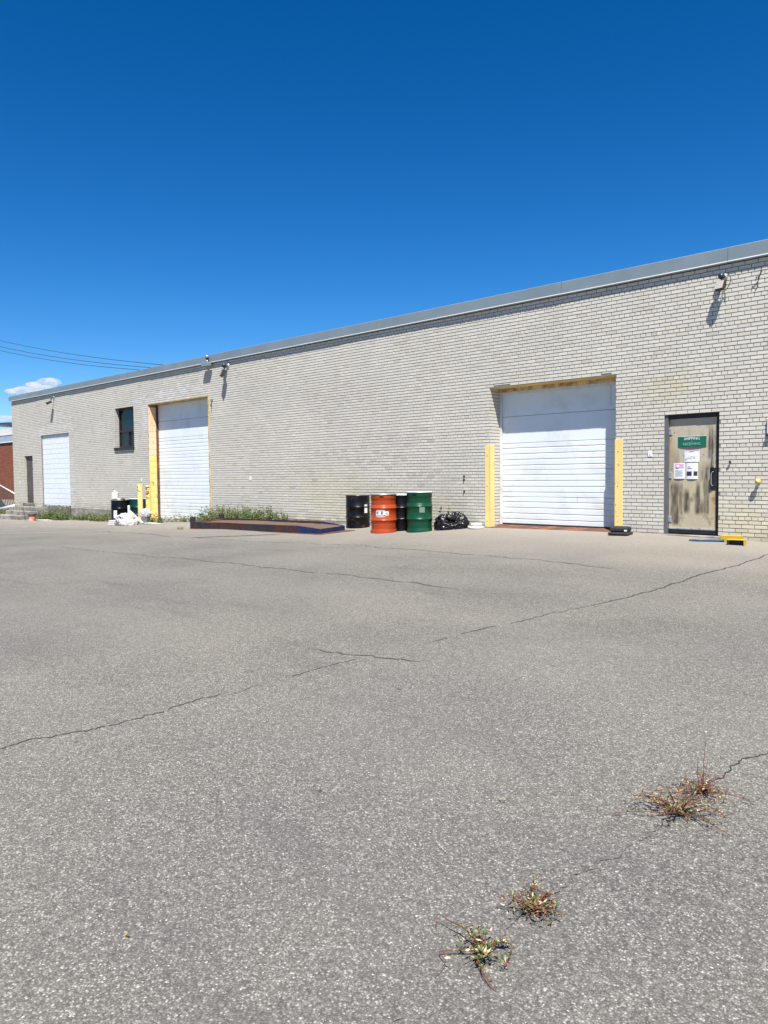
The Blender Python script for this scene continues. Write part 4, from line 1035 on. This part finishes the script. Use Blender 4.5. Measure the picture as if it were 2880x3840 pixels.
tag(MB().tube([(-4.79, -.57, gnd(-4.79, -.57)+.022), (-4.70, -.54, gnd(-4.7, -.5)+.024), (-4.30, -.36, gnd(-4.3, -.36)+.026)], [.010, .020, .020], 8).build('blue_bar', M['blue_bar']), 'blue painted bar lying on the asphalt below the shipping door', 'bar')

# ------------------------------------------------------------------ concrete steps and left corner clutter
stp = thing('concrete_steps', 'worn concrete steps up to the brown side door', 'steps', (-32.3, 0, gnd(-32.3, -.5)))
gz_ = gnd(-32.3, -.5)
for i, (ya, yb, zt) in enumerate(((-.40, -.015, -.0), (-.76, -.401, -.165), (-1.12, -.761, -.325))):
    b = MB(); n_ = 18; rr = random.Random(i); v = []
    for k in range(n_+1):
        x = -1.25+2.45*k/n_; e = rr.uniform(0, .02)+(.05*max(0, mn.noise((k*.6, i*3, 0))) if i == 2 else 0)
        v += [(x, ya, -.35), (x, ya+e*.3, zt-gz_-e-.004), (x, ya+.02+e, zt-gz_), (x, yb, zt-gz_), (x, yb, -.35)]
    b.add(v, [(5*k+j, 5*k+5+j, 5*k+6+j, 5*k+1+j) for k in range(n_) for j in range(4)]+[(0, 1, 2, 3, 4), (5*n_+4, 5*n_+3, 5*n_+2, 5*n_+1, 5*n_)])
    b.build('step', M['concrete'], stp)
bk = thing('bucket', 'orange and grey paint bucket standing in front of the concrete steps', 'bucket', (-29.75, -1.18, gnd(-29.75, -1.18)))
MB().lathe([(.12, 0), (.135, .17), (.135, .18)], 18, cap=False).build('body', M['bucket_orange'], bk)
MB().lathe([(.135, .18), (.145, .185), (.148, .29), (.155, .30), (.135, .30), (.13, .2), (.001, .19)], 18).build('collar', M['bucket_grey'], bk)
tag(MB().tube([(-30.25, -1.25, gnd(-30.2, -1.2)+.02), (-30.65, -1.15, -.02)], .012, 6).build('iron_rod', M['dark_steel']), 'thin dark rod leaning on the concrete steps by the bucket', 'rod')
tag(MB().tube([(-38.6, .75, -.30), (-37.2, .9, -.12), (-37.0, .92, -.10)], [.07, .08, .075], 10).build('white_pipe', M['white_plastic']), 'white plastic pipe lying past the left corner of the warehouse', 'pipe')
for i, (x, y, w_, d_, lb) in enumerate(((-29.2, -.95, .55, .22, 'bleached flattened litter on the asphalt beside the bucket'), (-21.3, -.9, .5, .12, 'pale strip of litter along the foot of the yellow jamb'))):
    me = blob_mesh((w_/2, d_/2, .03), 4, [(2, .3), (5, .2)], 12+i, -.4); me.materials.append(M['pale_dirt']); o = link('litter', me); o.location = (x, y, gnd(x, y)+.012); o.rotation_euler = (0, 0, .4); tag(o, lb, 'litter')
tag(MB().tube([(-30.6, -.5, gnd(-30.6, -.5)+.03), (-30.2, -.42, gnd(-30.2, -.4)+.04), (-29.8, -.4, gnd(-29.8, -.4)+.03)], [.02, .035, .02], 6).build('rubber_hose', M['black_rubber']), 'scrap of black hose lying below the white blocked doorway', 'hose')

# leaning chain link fence sections past the corner
fe = thing('fence', 'collapsed fence section with brown slats and a pale top rail leaning past the warehouse corner', 'fence', (-40, 1.9, -.5))
def fp(x, z): return (x+40, (z+.5)*-.12, z+.5)
MB().tube([fp(-42.6, 1.22), fp(-39.3, .43)], .035, 8).build('top_rail', M['fence_metal'], fe)
for i in range(15):
    t_ = i/14; xt = -42.5+3.1*t_; zt = 1.19-.76*t_
    MB().box(-.035, .035, -.006, .006, 0, 2.0, M=Matrix.Translation(fp(xt, zt)) @ Matrix.Rotation(R(158), 4, 'Y')).build('slat', M['slat'], fe)
f2 = thing('fence', 'low green slatted fence panel behind the collapsed brown one', 'fence', (-42.4, 2.4, -.5))
for i in range(12): MB().box(-1.2+.14*i, -1.09+.14*i, -.006, .006, 0, .95-.075*i).build('slat', M['green_mesh'], f2)
MB().tube([(-1.3, -.02, 1.0), (.6, -.02, .05)], .02, 6).build('rail', M['green_mesh'], f2)

# ------------------------------------------------------------------ red brick building behind
rbld = thing('red_brick_building', 'red brick building with a grey fascia and navy rooftop behind the left corner', 'building', (-80, 14, 0))
MB().box(-40, 22, .02, 14, -1.2, 4.42).build('wall', M['red_mortar'], rbld)
v_ = []; f_ = []; c_ = []
for k in range(70):
    z0 = -1.1+k*.08
    if z0+.07 > 4.42: break
    for i in range(86):
        x0 = -14+(i*.42)+(.21 if k % 2 else 0); b0 = len(v_)
        ba = [(x0, .021, z0), (x0+.405, .021, z0), (x0+.405, .021, z0+.07), (x0, .021, z0+.07)]
        fr_ = [(p[0], NR.uniform(-.006, .002), p[2]) for p in ba]
        v_ += ba+fr_; f_ += [[q+b0 for q in t_] for t_ in BF]; c_ += [np.array((.20, .060, .030))*(1+NR.normal(0, .14))]*8
me = bpy.data.meshes.new('bricks'); me.from_pydata(v_, [], f_); me.materials.append(M['red_brick']); set_attr(me, 'col', c_); tag(link('bricks', me, rbld), kind='stuff')
MB().box(-40, 22, -.12, 14, 4.60, 4.68).build('lower_trim', M['white_plastic'], rbld)
MB().box(-40, 22, -.02, 14, 4.42, 4.60).build('soffit', M['dark_steel'], rbld)
MB().box(-40, 22, -.10, 14, 4.68, 5.28).build('fascia', M['fascia_blue'], rbld)
MB().box(-40, 22, -.14, 14, 5.28, 5.40).build('upper_trim', M['white_plastic'], rbld)
MB().box(-40, 22, 3.5, 14, 5.40, 6.5).build('upper_storey', M['beige_panel'], rbld)
MB().lathe([(2.6, 6.5), (2.7, 6.62), (1.6, 6.78), (.01, 6.85)], 24, c=(2.3, 3.0, -.0)).build('roof_cap', M['navy'], rbld)
MB().box(1.5, 1.75, 2.9, 3.3, 5.4, 6.5).build('column', M['navy'], rbld)
for i in range(5): MB().tube([(3.0+.28*i, 3.0, 6.7), (3.0+.28*i, 3.0, 7.0)], .03, 5).build('roof_spike', M['dark_steel'], rbld)

# overhead lines
for nm, a, e in (('topmost of three black overhead lines in the sky at the left', (-90.7, 17.0), (-55.9, 10.49)), ('middle one of three black overhead lines in the sky at the left', (-90.7, 16.31), (-58.0, 10.50)), ('lowest of three black overhead lines in the sky at the left', (-90.8, 15.89), (-59.3, 10.42))):
    pts = []
    for i in range(31):
        t_ = -1.5+3.2*i/30; x = a[0]+(e[0]-a[0])*t_; z = a[1]+(e[1]-a[1])*t_
        z += (t_*(t_-1))*1.1
        pts.append((x, 20, z))
    tag(MB().tube(pts, .026, 5).build('overhead_line', M['wire']), nm, 'power line', 'overhead power lines')

# ------------------------------------------------------------------ weeds
def leafquad(b, p, d, L, w, mi, rr):
    d = d.normalized(); s_ = d.cross(Vector((rr.uniform(-1, 1), rr.uniform(-1, 1), rr.uniform(-.2, 1)))).normalized()*w*.5
    mid = p+d*L*.5+Vector((0, 0, -L*.06)); b.add([p, mid+s_, p+d*L, mid-s_], [(0, 1, 2, 3)], mi)
def bush(name, label, x, y, rx, ry, h, n, seed, mats=('stem_green', 'leaf', 'leaf_dark', 'leaf_yellow'), wts=(.55, .3, .15), ls=.05, lean=.5, grp='weeds along the warehouse wall', taper=True):
    rr = random.Random(seed); b = MB()
    for i in range(n):
        px_, py_ = rr.uniform(-1, 1)*rx, rr.uniform(-1, 1)*ry
        edge = 1-.55*(px_/rx)**2 if taper else 1
        hh = h*edge*rr.uniform(.45, 1.05); p = Vector((px_, py_, -.02)); z0 = gnd(x+px_, min(-.01, y+py_))-gnd(x, y); p.z += z0
        d = Vector((rr.gauss(0, lean), rr.gauss(0, lean)-.15, 1)).normalized(); pts = [p.copy()]; seg = 5
        for k in range(seg):
            d = (d+Vector((rr.gauss(0, .16), rr.gauss(0, .16), -.03))).normalized(); p = p+d*hh/seg
            if y+p.y > -.02: p.y = -.02-y
            pts.append(p.copy())
        b.tube(pts, [.0035, .003, .003, .0025, .002, .0015], 3, 0)
        for k in range(1, seg+1):
            for q in range(3):
                u = rr.random(); mi = 1 if u < wts[0] else (2 if u < wts[0]+wts[1] else 3)
                dd = Vector((rr.gauss(0, 1), rr.gauss(0, 1), rr.uniform(-.1, .9)))
                t_ = rr.random(); pp = pts[k-1].lerp(pts[k], t_)
                leafquad(b, pp, dd, ls*rr.uniform(.6, 1.4), ls*rr.uniform(.25, .45), mi, rr)
    o = b.build(name, [M[m_] for m_ in mats]); o.location = (x, y, gnd(x, y)); return tag(o, label, 'weeds', grp)
bush('weed_clump', 'broad green weed clump growing below the white blocked doorway', -29.55, -.40, 1.35, .28, .50, 260, 1, ls=.07, wts=(.5, .42, .08))
bush('weed_clump', 'low green weeds along the foundation right of the broad clump', -27.0, -.28, .95, .2, .36, 110, 2, ls=.06)
bush('weed_clump', 'yellow green weeds along the foundation left of the black drum', -25.2, -.32, 1.05, .22, .42, 150, 3, ls=.06, wts=(.55, .2, .25))
bush('weed_clump', 'small weeds sprouting around the bollard feet and grey pail', -21.85, -.62, .60, .16, .36, 80, 4, ls=.06, wts=(.5, .25, .25))
bush('weed_clump', 'dry yellow green weeds along the bottom of the tall white door', -20.6, -.20, 1.0, .12, .30, 70, 5, ls=.05, wts=(.35, .2, .45), taper=False)
bush('weed_clump', 'tall weeds at the right foot of the tall white door', -19.0, -.20, .55, .14, .62, 80, 6, ls=.07, wts=(.6, .28, .12))
bush('weed_clump', 'long bank of green weeds against the wall behind the rusty ramp', -17.35, -.22, 1.3, .16, .55, 230, 7, ls=.07, wts=(.6, .3, .1), taper=False)
bush('weed_clump', 'thin grey green weed at the right end of the weed bank', -15.75, -.16, .16, .08, .52, 16, 8, ls=.07)
bush('weed_clump', 'leafy dark green weed between the green drum and the black bag', -10.03, -.18, .16, .08, .52, 22, 9, ls=.11, wts=(.45, .5, .05))
bush('weed_clump', 'low scrubby weeds beside the concrete steps at the left edge', -35.6, -.3, 1.3, .5, .42, 200, 10, ls=.07, wts=(.55, .35, .1))
bush('weed_clump', 'weeds growing through the fallen fence past the warehouse corner', -37.5, 1.2, 1.3, .6, .7, 160, 13, ls=.08, wts=(.5, .4, .1)) if False else None
bush('weed_tuft', 'tiny weed tuft at the left post of the rusty ramp', -17.50, -2.2, .10, .07, .14, 12, 11, ls=.03, wts=(.4, .2, .4))
bush('weed_tuft', 'tiny dark weed tuft in the crack left of the rusty ramp', -19.3, -3.3, .07, .04, .07, 7, 12, ls=.025, wts=(.3, .5, .2), grp=None)

def sprawler(label, x, y, runners, nup, seed, rmax, up_h, green=.5, red=.25, straw=.1, ll=.020, dense=1.0):
    """knotweed-like weed: red runners over the asphalt, small leaves"""
    rr = random.Random(seed); b = MB(); z0 = gnd(x, y)
    R_ = list(runners)
    for i in range(nup):
        a = rr.uniform(0, 6.283); L = rmax*rr.uniform(.25, 1.0); h = up_h*rr.uniform(.2, 1.0)
        pts = [(0, 0, .0)]
        for k in range(1, 7):
            t_ = k/6; aa = a+rr.gauss(0, .10)*t_*2
            pts.append((L*t_*math.cos(aa), L*t_*math.sin(aa), h*math.sin(min(1, t_*1.15)*math.pi*.62)+rr.uniform(0, .006)))
        R_.append(pts)
    for pts in R_:
        P_ = [Vector(p) for p in pts]
        for p in P_: p.z = max(p.z, .006+gnd(x+p.x, y+p.y)-z0)
        out = cable(P_, '')
        n_ = len(out); b.tube(out, [max(.0009, .0024*(1-.6*i/n_)) for i in range(n_)], 4, 0)
        tot = sum((out[i+1]-out[i]).length for i in range(n_-1)); nl_ = int(dense*tot/.0085); 
        for q in range(nl_):
            t_ = rr.random()**1.0; i = min(n_-2, int(t_*(n_-1))); p = out[i].lerp(out[i+1], rr.random())
            far = p.length/max(.02, rmax)
            if rr.random() < max(0, far-.75)*1.3: continue
            u = rr.random(); g_ = green*(1.25-.6*far)
            mi = 1 if u < g_*.6 else 2 if u < g_ else 3 if u < g_+red else 4 if u < g_+red+straw else 5
            d = Vector((rr.gauss(0, 1), rr.gauss(0, 1), rr.uniform(.0, 1.1)))
            leafquad(b, p, d, ll*rr.uniform(.45, 1.15), ll*rr.uniform(.16, .34), mi, rr)
    o = b.build('asphalt_weed', [M[m_] for m_ in ('stem_red', 'leaf', 'leaf_dark', 'leaf_red', 'leaf_straw', 'leaf_yellow')])
    o.location = (x, y, z0); return tag(o, label, 'weed', 'weeds growing in the asphalt cracks')
x0_, y0_ = -1.352, -11.10
rel = lambda L, h=.02: [(0, 0, .01)]+[(a-x0_, b_-y0_, h if i < len(L)-1 else .006) for i, (a, b_) in enumerate(L)]
sprawler('nearest weed, small with a green centre and long bare runners', x0_, y0_,
   [rel([(-1.42, -11.09), (-1.49, -11.085), (-1.545, -11.085), (-1.53, -11.11)], .045), rel([(-1.38, -11.14), (-1.44, -11.195), (-1.42, -11.215), (-1.396, -11.23), (-1.39, -11.285)], .02),
    rel([(-1.33, -11.06), (-1.30, -11.035), (-1.278, -11.045), (-1.26, -11.09), (-1.249, -11.125), (-1.26, -11.135)], .03), rel([(-1.337, -11.15), (-1.30, -11.18), (-1.26, -11.205), (-1.225, -11.215)], .018),
    rel([(-1.335, -11.15), (-1.31, -11.165), (-1.28, -11.20), (-1.24, -11.213)], .022), rel([(-1.40, -11.06), (-1.47, -11.03)], .05)], 22, 21, .10, .05, .66, .10, .18, .024, 1.5)
sprawler('dense low weed with red stems, middle one of the foreground weeds', -1.345, -10.80, [], 46, 22, .125, .06, .50, .34, .05, .022, 1.0)
sprawler('largest reddish weed, in front of the tall one at the right', -1.245, -9.82, [[(0, 0, .01), (-.09, -.10, .02), (-.16, -.13, .01), (-.21, -.19, .008)], [(0, 0, .01), (.08, -.02, .03), (.17, -.05, .02), (.25, -.07, .008)]], 40, 23, .23, .10, .26, .36, .10, .021, .85)
sprawler('reddish weed with one tall upright stem at the crack end', -1.245, -9.56, [[(0, 0, 0), (.005, .0, .08), (.004, .005, .16), (.012, .005, .25)], [(0, 0, 0), (-.02, .0, .07), (-.022, .005, .15)], [(0, 0, .01), (.09, .0, .03), (.18, .02, .02), (.22, .0, .01)]], 30, 24, .17, .075, .22, .46, .10, .019, .85)
for i, (x, y) in enumerate(((-2.62, -10.66), (-2.3, -11.8), (-1.0, -9.35), (-1.9, -10.2))):
    b = MB(); leafquad(b, Vector((0, 0, .004)), Vector((1, .4, .25)), .028, .016, 0, random.Random(i)); leafquad(b, Vector((0, 0, .004)), Vector((-.6, .7, .3)), .022, .012, 0, random.Random(i+9))
    o = b.build('dry_leaf', M['leaf_yellow']); o.location = (x, y, gnd(x, y)+.003); tag(o, ['brown dry leaf on the asphalt left of centre', 'dry leaf on the asphalt near the bottom left', 'scrap of dry leaf beside the tall weed', 'dry leaf in the middle of the foreground'][i], 'leaf')

# ------------------------------------------------------------------ small white clouds, far off and low over the left corner
def cloud(label, puffs, seed):
    t = NT('cloud_vapour'); t.n.remove(t.b)
    pv = t.new('VolumePrincipled'); pv.inputs['Color'].default_value = (1, 1, 1, 1); pv.inputs['Anisotropy'].default_value = .2
    nzs = t.noise(.011, 6, .65); rp_ = t.ramp(nzs, [(.40, 0.0), (.66, 1.0)])
    mu = t.new('Math', operation='MULTIPLY'); mu.inputs[1].default_value = .022; t.l.new(rp_, mu.inputs[0]); t.l.new(mu.outputs[0], pv.inputs['Density'])
    t.l.new(pv.outputs[0], t.n['Material Output'].inputs['Volume'])
    import bmesh
    bm = bmesh.new()
    for (x, y, z, rx, rz) in puffs:
        g_ = bmesh.ops.create_icosphere(bm, subdivisions=3, radius=1)
        for v in g_['verts']:
            k_ = 1+.25*mn.noise(v.co*2+Vector((x*.01, seed, 0))); v.co = Vector((x+v.co.x*rx*k_, y+v.co.y*rx*k_, z+v.co.z*rz*k_))
    me = bpy.data.meshes.new('cloud'); bm.to_mesh(me); bm.free(); me.materials.append(t.m)
    o = link('cloud', me); tag(o, label, 'cloud'); return o
cloud('small white puffy cloud low in the sky just above the left roof corner', [(-7880, 3000, 893, 120, 30), (-7640, 3000, 888, 150, 24), (-7330, 3000, 905, 150, 32), (-7130, 3000, 922, 110, 36), (-7760, 3000, 912, 60, 26)], 1.0)
cloud('faint little cloud near the left edge of the sky below the bigger one', [(-8330, 3000, 655, 150, 26), (-8130, 3000, 648, 90, 18)], 4.0)
